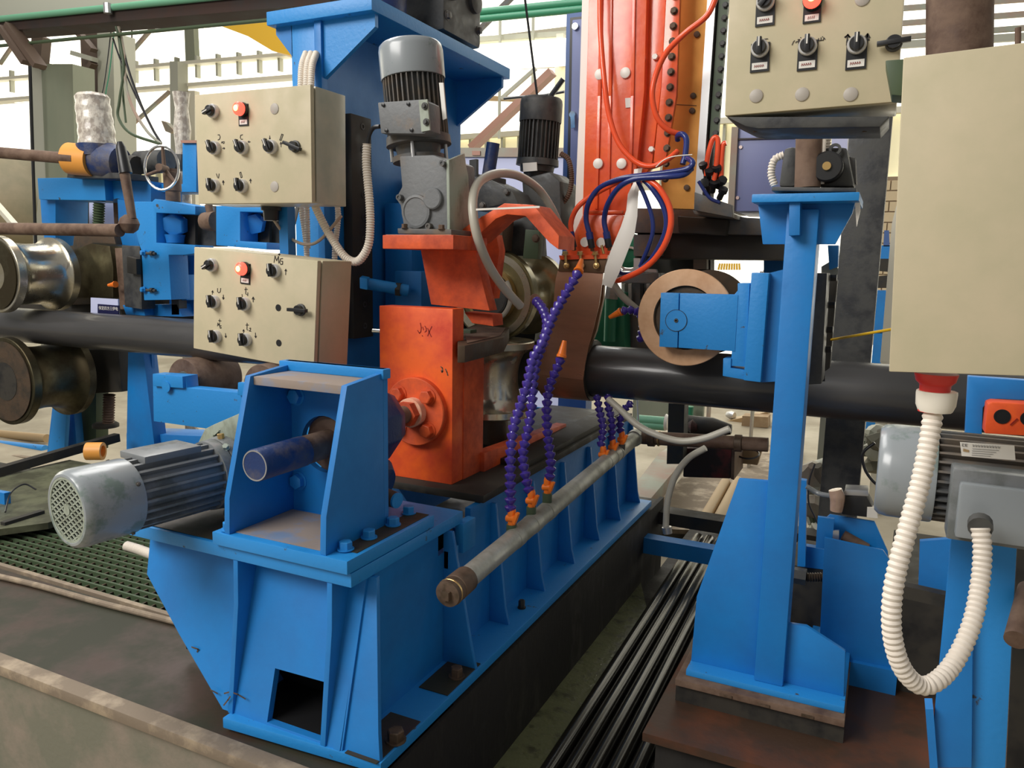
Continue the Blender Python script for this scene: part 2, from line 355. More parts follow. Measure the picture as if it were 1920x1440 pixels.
def stroke(parent, lines, w, m, O, U, V, n, name='marking', label=None, size=1.0):
    """flat ink lines in the plane O, U, V (n towards the reader)"""
    mb = MB()
    for ln in lines:
        q = [Vector(O) + Vector(U)*(a*size) + Vector(V)*(b*size) + Vector(n)*0.0006 for a, b in ln]
        for a, b in zip(q, q[1:]):
            d = (b - a); 
            if d.length < 1e-6: continue
            s_ = d.normalized().cross(Vector(n)).normalized() * (w/2); e = d.normalized() * (w*0.35)
            v = [mb.bm.verts.new(x) for x in (a-e-s_, b+e-s_, b+e+s_, a-e+s_)]
            w_ = [mb.bm.verts.new(x.co + Vector(n)*0.0004) for x in v]
            mb.bm.faces.new(w_)
            mb.bm.faces.new(v[::-1])
            for i in range(4): mb.bm.faces.new((v[i], v[(i+1)%4], w_[(i+1)%4], w_[i]))
    return mb.make(name, m, parent, label=label)
# ================================================================ the setting
def struct(b, name, m, parent=None, **k): return b.make(name, m, parent, kind=None if parent else 'structure', **k)
struct(MB().box(-26, 14, -2.5, 16, -0.62, -0.50), 'floor', HALLF)
# raised plinth of the mill line: concrete body, lip, steel plates
plinth = struct(MB().box(-4.3, -1.02, 1.345, 4.1, -0.50, -0.035).box(-9.0,-4.3,1.345,2.85,-0.50,-0.035), 'floor_plinth', CONC)
struct(MB().box(-9.0, -1.02, 1.322, 1.375, -0.034, -0.0), 'concrete_lip', CONCL, parent=plinth, bev=0.004)
struct(MB().box(-9.0, -1.03, 1.375, 1.80, -0.035, -0.012), 'oily_deck_plate', OILP, parent=plinth)
struct(MB().box(-4.3, -1.04, 1.80, 4.1, -0.033, -0.030).box(-9.0,-4.3,1.80,2.85,-0.033,-0.030), 'pit_bottom', VOID, parent=plinth)
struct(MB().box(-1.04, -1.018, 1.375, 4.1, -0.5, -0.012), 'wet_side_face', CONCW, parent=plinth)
# trench floor, wet channel and far beams
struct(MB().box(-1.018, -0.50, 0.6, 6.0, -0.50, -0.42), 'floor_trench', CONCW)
struct(pz([(905,1440),(1040,1440),(1215,1150),(1200,1085),(1175,1100)], -0.36, -0.06), 'floor_drain_channel', GREENW)
# deck on the right
deck = struct(MB().box(-0.53, 3.2, 2.02, 3.9, -0.105, -0.08), 'floor_deck', RUSTP)
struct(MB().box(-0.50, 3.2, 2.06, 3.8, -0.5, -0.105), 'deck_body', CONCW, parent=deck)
# hall: back wall of translucent sheets between cream posts and rails
yw = 13.0
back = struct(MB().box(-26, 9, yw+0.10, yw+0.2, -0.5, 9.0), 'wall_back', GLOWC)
def sheetpx(u0, v0, u1, v1, m, y=yw, t=0.02): 
    a = P(u0, v0, y=y); b = P(u1, v1, y=y); return a, b
nm = 0
for z0, z1 in ((-0.4, 2.55), (3.55, 5.1), (5.25, 6.8), (6.95, 8.9)):
    x = -26.0
    while x < 9:
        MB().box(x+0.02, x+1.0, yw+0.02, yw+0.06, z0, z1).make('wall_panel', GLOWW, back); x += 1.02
x = -26.0
while x < 9:
    MB().box(x, x+0.045, yw-0.02, yw+0.09, 2.55, 3.55).make('wall_rib', SAGEL, back); x += 0.33
for z in (2.5, 3.5, 5.15, 6.85):
    MB().box(-26, 9, yw-0.12, yw-0.02, z, z+0.09).make('wall_rail', CREAM, back)
left = struct(MB().box(-26.2, -26, 2, yw, -0.5, 9.0), 'wall_left', GLOWC)
for i in range(10):
    MB().box(-26, -25.95, 2.2+i*1.05, 3.2+i*1.05, -0.3, 8.6).make('wall_panel', GLOWW, left)

# ================================================================ blue machine base
B = thing('machine_base', 'long blue welded machine base with a square hole and slanting ribs on the concrete plinth', 'machine base', (-1.3, 1.5, 0))
zt = 0.453
ft = [P(u, v, y=1.535) for u, v in ((283,1020),(292,1070),(345,1185),(418,1352),(648,1432),(655,1085))]
ft = [Vector((p.x, 0, p.z)) for p in ft]; ft[3].z = 0.03; ft[4].z = 0.03; ft[4].x = -1.14; ft[5].x = -1.14; ft[5].z = zt; ft[0].z = zt
ft[2] = P(345,1185,y=1.485); ft[3].x = P(414,1350,y=1.42).x
for p in ft: p.y = 1.420 + 0.12*p.z/zt
hole = [P(u, v, y=1.45) for u, v in ((508,1258),(616,1289),(616,1398),(508,1368))]
hole[2].x = hole[1].x; hole[3].x = hole[0].x; hole[2].z = hole[3].z = 0.036
for p in hole: p.y = 1.420 + 0.12*p.z/zt
MB().prism(ft, (0, 0.02, 0), [hole]).make('front_plate', BLUE, B)
MB().box(-1.9, -1.16, 1.62, 1.64, 0.03, 0.45).make('inner_plate', BLACK, B); MB().box(-1.50, -1.17, 1.445, 1.62, 0.0305, 0.034).make('shaded_bottom', BLACK, B)  # black plates put in to stand for the shade inside the hole
MB().prism([Vector(p) for p in ((-1.515,1.398,0),(-1.025,1.432,0),(-1.025,3.87,0),(-1.55,3.87,0))], (0,0,0.03)).make('base_flange', BLUEW, B, bev=0.003)
MB().box(-1.93, -1.128, 1.46, 2.02, zt, 0.490).make('top_plate', BLUEW, B, bev=0.003)
MB().prism([Vector(p) for p in ((-1.925,1.47,0.4915),(-1.57,1.47,0.4915),(-1.57,2.0,0.4915),(-1.925,2.0,0.4915))], (0,0,0.0015)).make('oily_film', OILP, B, label='brown oily film on the plate top')
MB().box(-1.88, -1.17, 2.035, 2.15, 0.04, 0.40).make('inner_shade_block', VOID, B)  # black block standing in for the shade of the open cavity
# left sloping wall and right wall
MB().prism([Vector((-1.90,y_,zt)) if a else Vector((-1.52,y_,0.03)) for a, y_ in ((1,1.55),(0,1.55),(0,2.6),(1,2.6))], (0.02,0,0)).make('side_wall', BLUE, B)
zr = 0.472
wall = [Vector(p) for p in ((-1.145,1.425,0.03),(-1.145,1.545,zt),(-1.145,1.90,zt),(-1.145,1.90,0.38),(-1.145,2.02,0.385),(-1.145,2.02,0.43),(-1.145,2.10,0.43),(-1.145,2.10,zr),(-1.145,3.85,zr),(-1.145,3.85,0.03))]
MB().prism(wall, (-0.02,0,0)).make('side_wall', BLUE, B)
MB().box(-1.9, -1.165, 3.83, 3.85, 0.03, zr).make('end_plate', BLUE, B)
MB().box(-1.145, -1.115, 2.0, 2.08, 0.36, 0.455).make('stop_block', BLUEW, B, bev=0.003)
MB().box(-1.145, -1.125, 1.93, 1.99, 0.33, 0.39).make('stop_block', BLUEW, B, bev=0.003)
# ribs of the side
for i, (y, w) in enumerate(((1.435,0.1),(1.93,0.1),(2.24,0.06),(2.55,0.06),(2.86,0.06),(3.17,0.06),(3.48,0.06),(3.80,0.06))):
    sl = (lambda z: 0.12*(z-0.03)/zt) if i == 0 else (lambda z: 0)
    MB().prism([Vector((p[0], p[1]+sl(p[2]), p[2])) for p in ((-1.145,y,0.03),(-1.145+w+0.015,y,0.03),(-1.145+w,y,0.09),(-1.145+w*0.3,y,zt-0.002),(-1.145,y,zt-0.002))], (0,0.014,0)).make('side_rib', BLUE, B, bev=0.0015)
# ribs of the front
for x in (-1.52, -1.205):
    MB().prism([Vector(p) for p in ((x,1.428,0.03),(x,1.422,0.03),(x,1.458,0.33),(x,1.462,zt-0.001),(x,1.545,zt-0.001))], (0.016,0,0)).make('front_rib', BLUE, B, bev=0.0015)
# anchor bolts on the flange in oily pockets
for (u, v, r) in ((742,1390,0.022),(856,1270,0.019)):
    p = P(u, v, z=0.03)
    MB().box(-1.128, -1.032, p.y-0.10, p.y+0.10, 0.0305, 0.033).make('oily_film', OILP, B)
    bolt(B, (p.x, p.y, 0.033), Z_, r, 0.03, CAPB, 'anchor_bolt', 'rusty anchor bolt head')
p = P(978,1140,z=0.03); bolt(B, p, Z_, 0.012, 0.03, VOID, 'anchor_bolt')
# weld scars and chips of the front
for q in (((421,1300),(432,1297),(447,1302),(460,1310)),((420,1322),(428,1312),(432,1306)),((360,1213),(372,1217),(370,1222)),((542,1135),(556,1140),(570,1142)),((480,1075),(484,1083)),((625,1222),(637,1224)),((395,1293),(408,1300))):
    pts = [P(u, v, y=1.4185+0.12*P(q[0][0],q[0][1],y=1.47).z/zt) for u, v in q]
    stroke(B, [[((p-pts[0]).x, (p-pts[0]).z) for p in pts]], 0.004, CAPB, pts[0], X_, Z_, -Y_, 'paint_chip')
# drifts of black slide rail on top
R_ = thing('slide_rail', 'long dark oily steel slide rail on the blue base under the orange bracket', 'rail', (-1.4, 2.9, 0.472))
MB().box(-1.60, -1.13, 2.16, 3.80, 0.474, 0.500).make('rail_plate', VOID, R_, bev=0.003)
MB().box(-1.27, -1.15, 2.55, 3.78, 0.500, 0.522).make('gib', VOID, R_, bev=0.003)

# ================================================================ bearing stand on the base
S = thing('bearing_stand', 'blue welded bearing stand with tapering cheek plates bolted on the front end of the base', 'stand', (-1.37, 1.6, 0.492))
MB().box(-1.575, -1.128, 1.445, 1.85, 0.492, 0.527).make('base_plate', BLUEW, S, bev=0.003)
MB().box(-1.515, -1.215, 1.47, 1.69, 0.5275, 0.529).make('dust_layer', BLUEGREY, S, label='grey dusty floor between the cheeks')
MB().box(-1.20, -1.14, 1.50, 1.84, 0.5275, 0.529).make('dust_layer', OILP, S, label='brown oily film beside the bolts')
for x in (-1.535, -1.215):
    MB().prism([Vector(p) for p in ((x,1.45,0.527),(x,1.455,0.625),(x,1.545,0.94),(x,1.70,0.955),(x,1.70,0.527))], (0.018,0,0)).make('cheek_plate', BLUE, S, bev=0.0015)
bp = [Vector(p) for p in ((-1.535,1.70,0.527),(-1.197,1.70,0.527),(-1.197,1.70,0.965),(-1.535,1.70,0.965))]
MB().prism(bp, (0,0.02,0), [circ((-1.40,1.70,0.735), X_, Z_, 0.082)]).make('back_plate', BLUE, S)
MB().box(-1.517, -1.215, 1.555, 1.70, 0.915, 0.938).make('top_bar', BLUEGREY, S, bev=0.002)
MB().box(-1.55, -1.19, 1.69, 1.725, 0.938, 0.965).make('top_flange', BLUEW, S, bev=0.003)
for x, z in ((-1.495,0.865),(-1.495,0.615)): bolt(S, (x,1.70,z), -Y_, 0.022, 0.02, BLUEW, 'hex_bolt')
for u, v in ((648,1030),(692,1008),(737,984),(766,962),(430,993)):
    q = P(u, v, z=0.53); bolt(S, q, Z_, 0.0175, 0.022, BLUEW, 'hex_bolt')
# ================================================================ adjusting tube and bevel gearbox
T_ = thing('adjusting_shaft', 'dark blue capped tube sticking out through the round hole of the bearing stand', 'tube', (-1.40, 1.43, 0.735))
ax = Vector((-1.40, 1.43, 0.735))
MB().lathe(ax, Y_, [(0.0,0.036),(0.0,0.0405),(0.004,0.042),(0.175,0.042)], 40).make('tube_sleeve', NAVY, T_)
MB().lathe(ax+Vector((0,0.0006,0)), Y_, [(0,0.0),(0,0.036),(0.002,0.0362)], 40).make('end_cap', GREYD, T_, label='slate grey end cap')
MB().ring(ax+Vector((0,-0.001,0)), Y_, [(0,0.0365),(0,0.040),(0.002,0.040),(0.002,0.0365)]).make('cap_weld', SILVER, T_, label='bright weld ring')
MB().lathe(ax+Vector((0,0.175,0)), Y_, [(0,0.040),(0.25,0.040)], 32).make('worn_shaft', RUST, T_, label='bare rust-brown shaft section')
G = thing('bevel_gearbox', 'navy blue rounded gearbox behind the bearing stand driving the orange bracket', 'gearbox', (-1.40, 1.9, 0.6))
MB().lathe(Vector((-1.39,1.735,0.76)), Y_, [(0,0.075),(0.0,0.10),(0.05,0.125),(0.16,0.125),(0.22,0.10),(0.225,0.05)], 10, start=0.3).make('housing', NAVY, G, bev=0.006)
MB().lathe(Vector((-1.40,1.72,0.735)), Y_, [(0,0.078),(0.02,0.078)], 32).make('bearing_cover', RUST, G)
MB().lathe(Vector((-1.34,1.80,0.625)), Vector((0.35,0,-0.1)), [(-0.1,0.075),(0.05,0.075),(0.075,0.055)], 24).make('lower_housing', NAVY, G)
MB().cyl((-1.33,1.78,0.60),(-1.20,1.76,0.585),0.023).make('output_shaft', RUST, G, label='bare steel stub shaft')
MB().cyl((-1.20,1.76,0.585),(-1.193,1.759,0.5845),0.0225).make('shaft_end', BLUEW, G, label='blue painted shaft end')
MB().box(-1.5,-1.32,1.74,1.92,0.492,0.56).make('foot', STEELD, G, bev=0.01)

# ================================================================ orange side roll bracket
O = thing('side_roll_bracket', 'orange steel side roll bracket with round bolted flange and pen scrawl', 'bracket', (-1.45, 2.3, 0.5))
yo = 2.22
f = [P(u, v, y=yo) for u, v in ((711,573),(849,583),(842,903),(715,882))]
x0, x1 = f[0].x, f[1].x; z1 = f[0].z; z0 = 0.50
MB().box(x0, x1, yo, yo+0.075, z0, z1).make('front_plate', ORANGE, O, bev=0.003)
MB().box(x1-0.10, x1+0.003, yo+0.075, yo+0.22, z0, P(887,655,y=yo+0.22).z).make('side_block', ORANGEW, O, bev=0.002)
MB().prism([Vector(p) for p in ((x1-0.03,yo+0.2,z0),(x1-0.03,yo+1.0,z0),(x1-0.03,yo+1.0,z0+0.035),(x1-0.03,yo+0.2,z0+0.07))], (0.05,0,0)).make('foot_bar', ORANGEW, O, bev=0.002)
MB().box(x0+0.04, x1-0.03, yo+0.075, yo+0.2, z0, 0.58).make('foot_plate', ORANGEW, O)
fc = Vector((-1.42, yo, 0.745))
MB().lathe(fc, -Y_, [(0,0.118),(0.024,0.118),(0.027,0.115)], 56).make('round_flange', ORANGEW, O, label='round orange flange')
for k in range(4):
    a = math.radians(45 + 90*k); bolt(O, fc + Vector((0.082*math.cos(a), -0.027, 0.082*math.sin(a))), -Y_, 0.0235, 0.026, ORANGEW, 'hex_bolt')
MB().lathe(fc+Vector((0,-0.027,0)), -Y_, [(0,0.05),(0.028,0.05),(0.03,0.048)], 40).make('shaft_nut', ORDUST, O, label='dusty orange round nut')
MB().lathe(fc+Vector((0,-0.057,0)), -Y_, [(0,0.044),(0.03,0.044)], 6).make('lock_nut', ORANGEW, O)
MB().lathe(fc+Vector((0,-0.08,0)), -Y_, [(0,0.030),(0.12,0.030)], 24).make('drive_shaft', RUST, O)
O0 = P(790, 620, y=yo); s = px_size(O0)
stroke(O, [[(-2,14),(0,6),(-1,-2),(-4,-5),(-8,0)],[(3,7),(5,2)],[(8,9),(11,5),(11,0),(8,-2)],[(14,5),(18,-3),(22,-10)],[(23,9),(18,0),(14,-9)],[(2,-9),(3,-10)]], 0.0028, INKR, O0, X_*s, Z_*s, -Y_, 'pen_scrawl', 'red-brown pen letters J, P and X')
O1 = P(832, 694, y=yo)
stroke(O, [[(-6,6),(-3,4),(-2,-2),(-4,-4)],[(4,2),(7,-3),(9,-9)],[(-5,-1),(-3,-4)]], 0.004, CAPB, O1, X_*s, Z_*s, -Y_, 'scuff_mark')
# thin chrome slide pin peeping out at the left of the bracket
solo(MB().cyl(P(700,620,y=2.5), P(740,622,y=2.5), 0.010), 'guide_pin', CHROME, 'bright steel guide pin peeping out left of the orange bracket', 'pin')

# vertical side roll
def hour(p, axis, r0, r1, L, fl, n=56, k=10):
    pr_ = [(0, r0*0.55), (0, r0-0.004), (0.004, r0), (fl, r0), (fl+0.004, r0-0.006)]
    for i in range(k+1):
        t = i / k; a = (t-0.5)*2
        pr_.append((fl + 0.004 + (L-2*fl-0.008)*t, r1 + (r0-0.010-r1)*(1-math.sqrt(max(0, 1-a*a)))))
    pr_ += [(L-fl, r0), (L-0.004, r0), (L, r0-0.004), (L, r0*0.55)]
    return MB().lathe(p, axis, pr_, n)
VR = thing('side_squeeze_roll', 'polished hourglass steel roll standing upright beside the pipe behind the orange bracket', 'roll', (-1.45, 2.86, 0.60))
hour((-1.47,2.86,0.625), Z_, 0.182, 0.115, 0.31, 0.028).make('roll_body', POLISH, VR)
MB().cyl((-1.45,2.86,0.50),(-1.45,2.86,0.635),0.06).make('roll_shaft', STEELD, VR)
MB().cyl((-1.45,2.86,0.935),(-1.45,2.86,0.96),0.05).make('roll_cap', STEELD, VR)
VB = thing('roll_yoke', 'dark thick steel yoke plate above the upright side roll', 'yoke', (-1.5, 2.7, 0.94))
MB().prism([P(u, v, z=0.99) for u, v in ((858,622),(895,606),(955,614),(945,632),(872,648),(858,648))], (0,0,-0.055)).make('yoke_plate', STEELD, VB, bev=0.003)
MB().prism([P(u, v, z=0.991) for u, v in ((870,620),(898,609),(948,616),(938,630),(876,644))], (0,0,0.002)).make('worn_face', RUST, VB, label='bare brown top face')
rect(852,618,882,640,2.50,0.05).make('clamp_block', OLIVE, VB, bev=0.003)

# ================================================================ top squeeze roll
TR = thing('top_squeeze_roll', 'large oily hourglass steel roll with rounded flanges pressing on the pipe under the orange yoke', 'roll', (-1.5, 3.1, 0.92))
c0 = Vector((-1.50, 2.93, 1.115))
hour(c0, Y_, 0.19, 0.115, 0.40, 0.05, k=14).make('roll_body', ROLLB, TR)
MB().ring(c0+Vector((0,-0.002,0)), -Y_, [(0,0.150),(0.004,0.150),(0.004,0.178),(0,0.178)], 56).make('outer_ring', POLISH, TR, label='bright outer ring')
MB().ring(c0+Vector((0,-0.002,0)), -Y_, [(0,0.098),(0.03,0.098),(0.03,0.112),(0,0.112)], 48).make('brass_ring', BRASSB, TR, label='brass inner ring')
MB().lathe(c0, -Y_, [(0,0.092),(0.05,0.092),(0.055,0.085)], 40).make('bearing_cover', CHAR, TR)
MB().tube([c0+Vector((0.105*math.cos(a), -0.045, 0.105*math.sin(a))) for a in [math.radians(-120+i*12) for i in range(14)]], 0.010, sub=2).make('seal_hose', GREYH, TR, label='grey plastic ring hose')
# black plates around the roll
HP = thing('roll_head_housing', 'dark bearing housing plates hanging from the orange yoke above the top roll', 'housing', (-1.45, 2.9, 1.25))
py([(900,405),(945,400),(940,470),(905,470)], 2.88, 0.10).make('housing_block', STEELD, HP, bev=0.004)
py([(945,395),(1000,400),(1005,480),(948,480)], 3.02, 0.12).make('housing_block', CHAR, HP, bev=0.004)
py([(985,430),(1012,432),(1008,486),(980,484)], 2.90, 0.04).make('side_lug', OLIVE, HP, bev=0.003)
py([(845,560),(1010,560),(1000,665),(845,665)], 3.50, 0.1).make('rear_plate', VOID, HP)  # dark block added behind the roll to close bright gaps
for u, v in ((916,446),(1005,447)): bolt(HP, P(u,v,y=2.878), -Y_, 0.014, 0.014, CAPB)
# ================================================================ the pipe being welded
solo(MB().lathe((-9.0,3.14,0.80), X_, [(0,0.100),(0,0.11),(10.6,0.11),(10.6,0.100)], 72), 'steel_pipe', PIPE, 'long black steel pipe running left to right through all the rolls', 'pipe')

# ================================================================ motors
def motor(name, label, p, axis, R, Lc, Lb, mc, mb, up, nf=30, grille=False, term=None, group=None, fin_h=None, fin_t=0.0022, cat='motor', skip=()):
    """fan cover end at p, shaft end along axis"""
    p = Vector(p); axis = Vector(axis).normalized(); t = thing(name, label, cat, p, group)
    x, y, d = frame_of(axis, Vector(up))
    k = 0.012
    prof = [(k*0.2, R*0.80), (0, R*0.84), (0.001, R*0.90), (k*0.7, R*0.97), (k*2, R), (Lc-0.004, R), (Lc, R*0.99), (Lc, R*0.9)]
    if not grille: prof = [(0.0, 0.0)] + prof[1:]
    MB().lathe(p, axis, prof, 48, ends=False).make('fan_cover', mc, t)
    if grille:
        g = MB(); n = 8; s_ = 2*R*0.80/n; r_ = R*0.80
        for i in range(-n, n+1):
            for sg in (1, -1):
                a = i*s_*0.72
                if abs(a) >= r_*0.98: continue
                h = math.sqrt(r_*r_ - a*a); dx = (x*0.85 + y*sg*0.53).normalized(); dy = d.cross(dx)
                g.obox(p + dy*a + d*0.004, dx, dy, d, h, 0.0021, 0.0016)
        g.lathe(p + d*0.001, d, [(0, R*0.13), (0.006, R*0.13)], 20)
        g.ring(p, d, [(0.001, R*0.77), (0.001, R*0.85), (0.008, R*0.85), (0.008, R*0.77)], 44)
        g.make('fan_grille', PALEG, t, label='pale diamond mesh fan grille')
        MB().lathe(p + d*0.02, d, [(0, R*0.86), (0.01, R*0.86)], 32).make('fan', BLACK, t)
    rb = R*0.80
    MB().lathe(p + d*Lc*0.9, axis, [(0, rb*0.9), (0.01, rb), (Lb, rb), (Lb+0.01, rb*0.9)], 40).make('motor_body', mb, t)
    fh = fin_h or R*0.16
    fm = mesh_of(MB().box(rb*0.98, rb+fh, -fin_t, fin_t, 0, Lb*0.94), 'cooling_fin', mb)
    W0 = Matrix.Translation(p + d*(Lc*0.98)) @ Matrix((x, y, d)).transposed().to_4x4()
    for i in range(nf):
        a = 2*math.pi*i/nf
        if any(lo <= math.degrees(a) % 360 <= hi for lo, hi in skip): continue
        inst(fm, 'cooling_fin', t, W0 @ Matrix.Rotation(a, 4, 'Z'))
    MB().lathe(p + d*(Lc+Lb*0.93), axis, [(0, R*0.88), (0.002, R*1.0), (0.03, R*1.02), (0.032, R*0.9)], 44).make('end_shield', mb, t)
    return t, x, y, d

pa = P(124, 957, z=0.62); pb = P(385, 893, z=0.62); dL = (pb-pa).normalized()
mL, x, y, d = motor('gear_motor', 'grey gear motor lying on the base, its pale mesh fan grille facing us', pa, dL, 0.102, 0.155, 0.26, GREYCAP, GREYM, Z_, nf=22, grille=True, fin_t=0.0035)
e = pa + dL*0.43
MB().lathe(e, dL, [(0,0.105),(0.035,0.11),(0.04,0.095),(0.09,0.085)], 40).make('input_flange', GREYM, mL, bev=0.002)
MB().lathe(e+dL*0.09, dL, [(0,0.09),(0.16,0.10),(0.22,0.07)], 12).make('gear_housing', GREYM, mL, bev=0.006)
a0, a1 = P(362,838,y=e.y+0.02), P(470,776,y=e.y+0.16)
MB().prism([P(u, v, y=e.y+0.05) for u, v in ((368,836),(384,804),(400,796),(474,764),(482,812),(440,832),(425,872),(385,868))], (0,0.045,0), [[P(u, v, y=e.y+0.05) for u, v in ((402,817),(412,808),(418,815),(408,828))]]).make('lifting_lug', PALEG, mL, bev=0.004, label='dusty pale lifting lug')
MB().lathe((e.x+0.12,e.y+0.10,0.492), Z_, [(0,0.14),(0.012,0.14),(0.03,0.10),(0.08,0.075)], 28).make('mounting_foot', GREYD, mL, label='round dark foot')
MB().obox(pa+dL*0.27+Z_*0.098-X_*0.01, dL, Z_.cross(dL), Z_, 0.085, 0.06, 0.010).make('terminal_box', GREYM, mL, bev=0.004)
bolt(mL, pa+dL*0.445+Z_*0.100+X_*0.01, Z_-X_*0.1, 0.010, 0.02, BRASSB, 'oil_plug', 'yellow oil plug'); bolt(mL, pa+dL*0.44+Vector((0.055,-0.02,0.088)), Vector((0.4,-0.6,0.7)), 0.009, 0.012, PALEG, 'flange_bolt')
for a in (60, 150, 240, 330):
    q = pa + dL*0.14 + (x*math.cos(math.radians(a)) + y*math.sin(math.radians(a)))*0.102
    bolt(mL, q, q-(pa+dL*0.14), 0.005, 0.005, GREYD, 'cover_screw')

# vertical gear motor over the orange shelf
ptop = P(769, 84, y=2.31); pbot = P(785, 265, y=2.31); dV = (pbot-ptop).normalized()
mV, x, y, d = motor('gear_motor', 'grey gear motor standing upright on the orange shelf, silver-grey cap and finned body', ptop, dV, 0.108, 0.115, 0.20, GREYCAP, GREYD, Y_, nf=36)
MB().prism([P(u, v, y=2.165) for u, v in ((708,192),(792,186),(803,192),(805,245),(795,251),(714,250))], (0,0.07,0)).make('terminal_box', GREYG, mV, bev=0.004, label='mid-grey terminal box with scratches')
py([(785,188),(801,186),(806,244),(790,247)], 2.160, 0.006).make('gland_plate', PALEG, mV, label='pale gland plate')
for u, v in ((797,199),(800,229)): MB().lathe(P(u,v,y=2.16), -Y_, [(0,0.011),(0.005,0.011),(0.005,0.006),(0.012,0.006)], 12).make('cable_plug', CHAR, mV)
for u, v in ((719,197),(766,195),(725,245),(772,244)): MB().lathe(P(u,v,y=2.164), -Y_, [(0,0.006),(0.004,0.006),(0.005,0.003)], 12).make('cover_screw', BLACK, mV)
py([(823,155),(831,155),(837,222),(830,225)], 2.225, 0.004).make('name_plate', LABELP, mV, label='pale metal rating plate')
ctr = P(783, 262, y=2.31)
MB().lathe(ctr, dV, [(0,0.105),(0.015,0.105),(0.017,0.078),(0.055,0.072),(0.057,0.09),(0.075,0.09)], 36).make('adapter_neck', GREYD, mV)
for a in (20, 110, 200, 290):
    q = ctr + Vector((0.094*math.cos(math.radians(a)), 0.094*math.sin(math.radians(a)), 0))
    MB().cyl(q+dV*0.015, q+dV*0.075, 0.006, n=10).make('stud', SILVER, mV)
py([(748,292),(812,290),(838,300),(839,434),(757,430),(750,385),(741,372),(753,350)], 2.215, 0.19).make('gear_housing', GREYG, mV, bev=0.008)
MB().prism([P(u,v,x=P(838,370,y=2.215).x) for u,v in ((836,300),(866,287),(869,312),(873,330),(878,428),(838,440))], (0.012,0,0)).make('side_cover', PALEG, mV, bev=0.005, label='shiny pale green-grey side cover')
c = P(782, 397, y=2.215); MB().lathe(c, -Y_, [(0,0.056),(0.010,0.054),(0.012,0.046),(0.009,0.043),(0.009,0.0)], 40).make('bearing_cover', GREYG, mV)
c = P(814, 373, y=2.215); MB().lathe(c, -Y_, [(0,0.035),(0.012,0.034),(0.015,0.030)], 32).make('bearing_cover', GREYG, mV)
for u, v in ((748,370),(829,306),(803,424)): MB().lathe(P(u,v,y=2.20), -Y_, [(-0.02,0.010),(0.004,0.010),(0.004,0.005),(0.001,0.005)], 14).make('casting_boss', GREYD, mV)
py([(745,428),(846,430),(846,440),(746,438)], 2.17, 0.20).make('foot_plate', GREYD, mV, bev=0.003)
for u, v in ((760,427),(829,429)): bolt(mV, P(u, v+1, y=2.175)+Vector((0,-0.004,0.0)), Z_, 0.010, 0.014, CAPB, 'hex_bolt')
# lead of the upright motor and its white conduit
WC = thing('motor_lead', 'black cable running into a white corrugated conduit looping under the upper control box', 'conduit', P(690,480,y=2.2))
MB().tube([P(712,237,y=2.2), P(700,240,y=2.2), P(692,255,y=2.2), P(688,278,y=2.2)], 0.007).make('cable', BLACKH, WC)
MB().tube([P(688,270,y=2.2), P(687,310,y=2.2), P(693,380,y=2.2), P(694,430,y=2.2), P(689,465,y=2.2), P(670,490,y=2.2), P(645,480,y=2.2), P(615,435,y=2.2), P(597,400,y=2.19), P(590,384,y=2.18)], 0.0135, n=14, rib=0.0016, pitch=0.0085).make('corrugated_conduit', WHITEC, WC)

# ================================================================ orange shelf and yoke carrying the drives
OS = thing('motor_shelf', 'orange welded shelf bracket with a roof-shaped arm carrying the upright motors', 'bracket', P(800,470,y=2.3))
sh = [P(717,439,y=2.15), P(850,442,y=2.15)]
zs = (sh[0].z+sh[1].z)/2; zb = P(785,467,y=2.15).z; xs0, xs1 = sh[0].x, sh[1].x
MB().box(xs0, xs1, 2.15, 2.38, zb, zs).make('shelf_plate', ORANGEW, OS, bev=0.003)
MB().box(xs0+0.01, xs1-0.01, 2.155, 2.37, zs, zs+0.001).make('dust_layer', ORDUST, OS, label='dusty pinkish shelf top')
py([(788,466),(895,455),(893,480),(908,545),(918,583),(808,571)], 2.36, 0.06).make('web_plate', ORANGEW, OS, bev=0.003)
py([(870,585),(923,590),(925,612),(885,606)], 2.42, 0.08).make('lower_lug', ORANGEW, OS, bev=0.003)
py([(896,436),(930,440),(936,470),(925,560),(912,560)], 2.55, 0.05).make('web_plate', ORANGEW, OS)
py([(845,446),(880,420),(945,381),(1000,384),(1048,442),(1047,468),(1030,455),(985,405),(950,402),(930,410),(885,452),(852,468)], 2.30, 0.14).make('roof_arm', ORANGEW, OS, bev=0.003, label='roof-shaped orange arm')
# second motor, dark, behind
p2 = P(1016, 184, y=3.30); p2b = P(1006, 330, y=3.30); d2 = (p2b-p2).normalized()
mD, x, y, d = motor('gear_motor', 'charcoal gear motor standing upright behind the orange arm, beside the open blue cabinet door', p2, d2, 0.095, 0.105, 0.17, CHAR, CHAR, Y_, nf=30)
MB().lathe(p2+d2*0.29, d2, [(0,0.08),(0.03,0.075),(0.03,0.06),(0.08,0.06)], 28).make('adapter_neck', CHAR, mD)
py([(978,335),(1030,322),(1050,340),(1052,405),(1045,432),(985,432)], 3.2, 0.2).make('gear_housing', CHAR, mD, bev=0.008)
py([(980,306),(1006,304),(1007,320),(981,322)], 3.19, 0.004).make('name_plate', LABELP, mD)
MB().tube([P(1052,288,y=3.25), P(1066,300,y=3.25), P(1072,335,y=3.25), P(1066,365,y=3.25), P(1052,385,y=3.25)], 0.011, rib=0.0012, pitch=0.009, n=12).make('armoured_lead', RUST, mD)
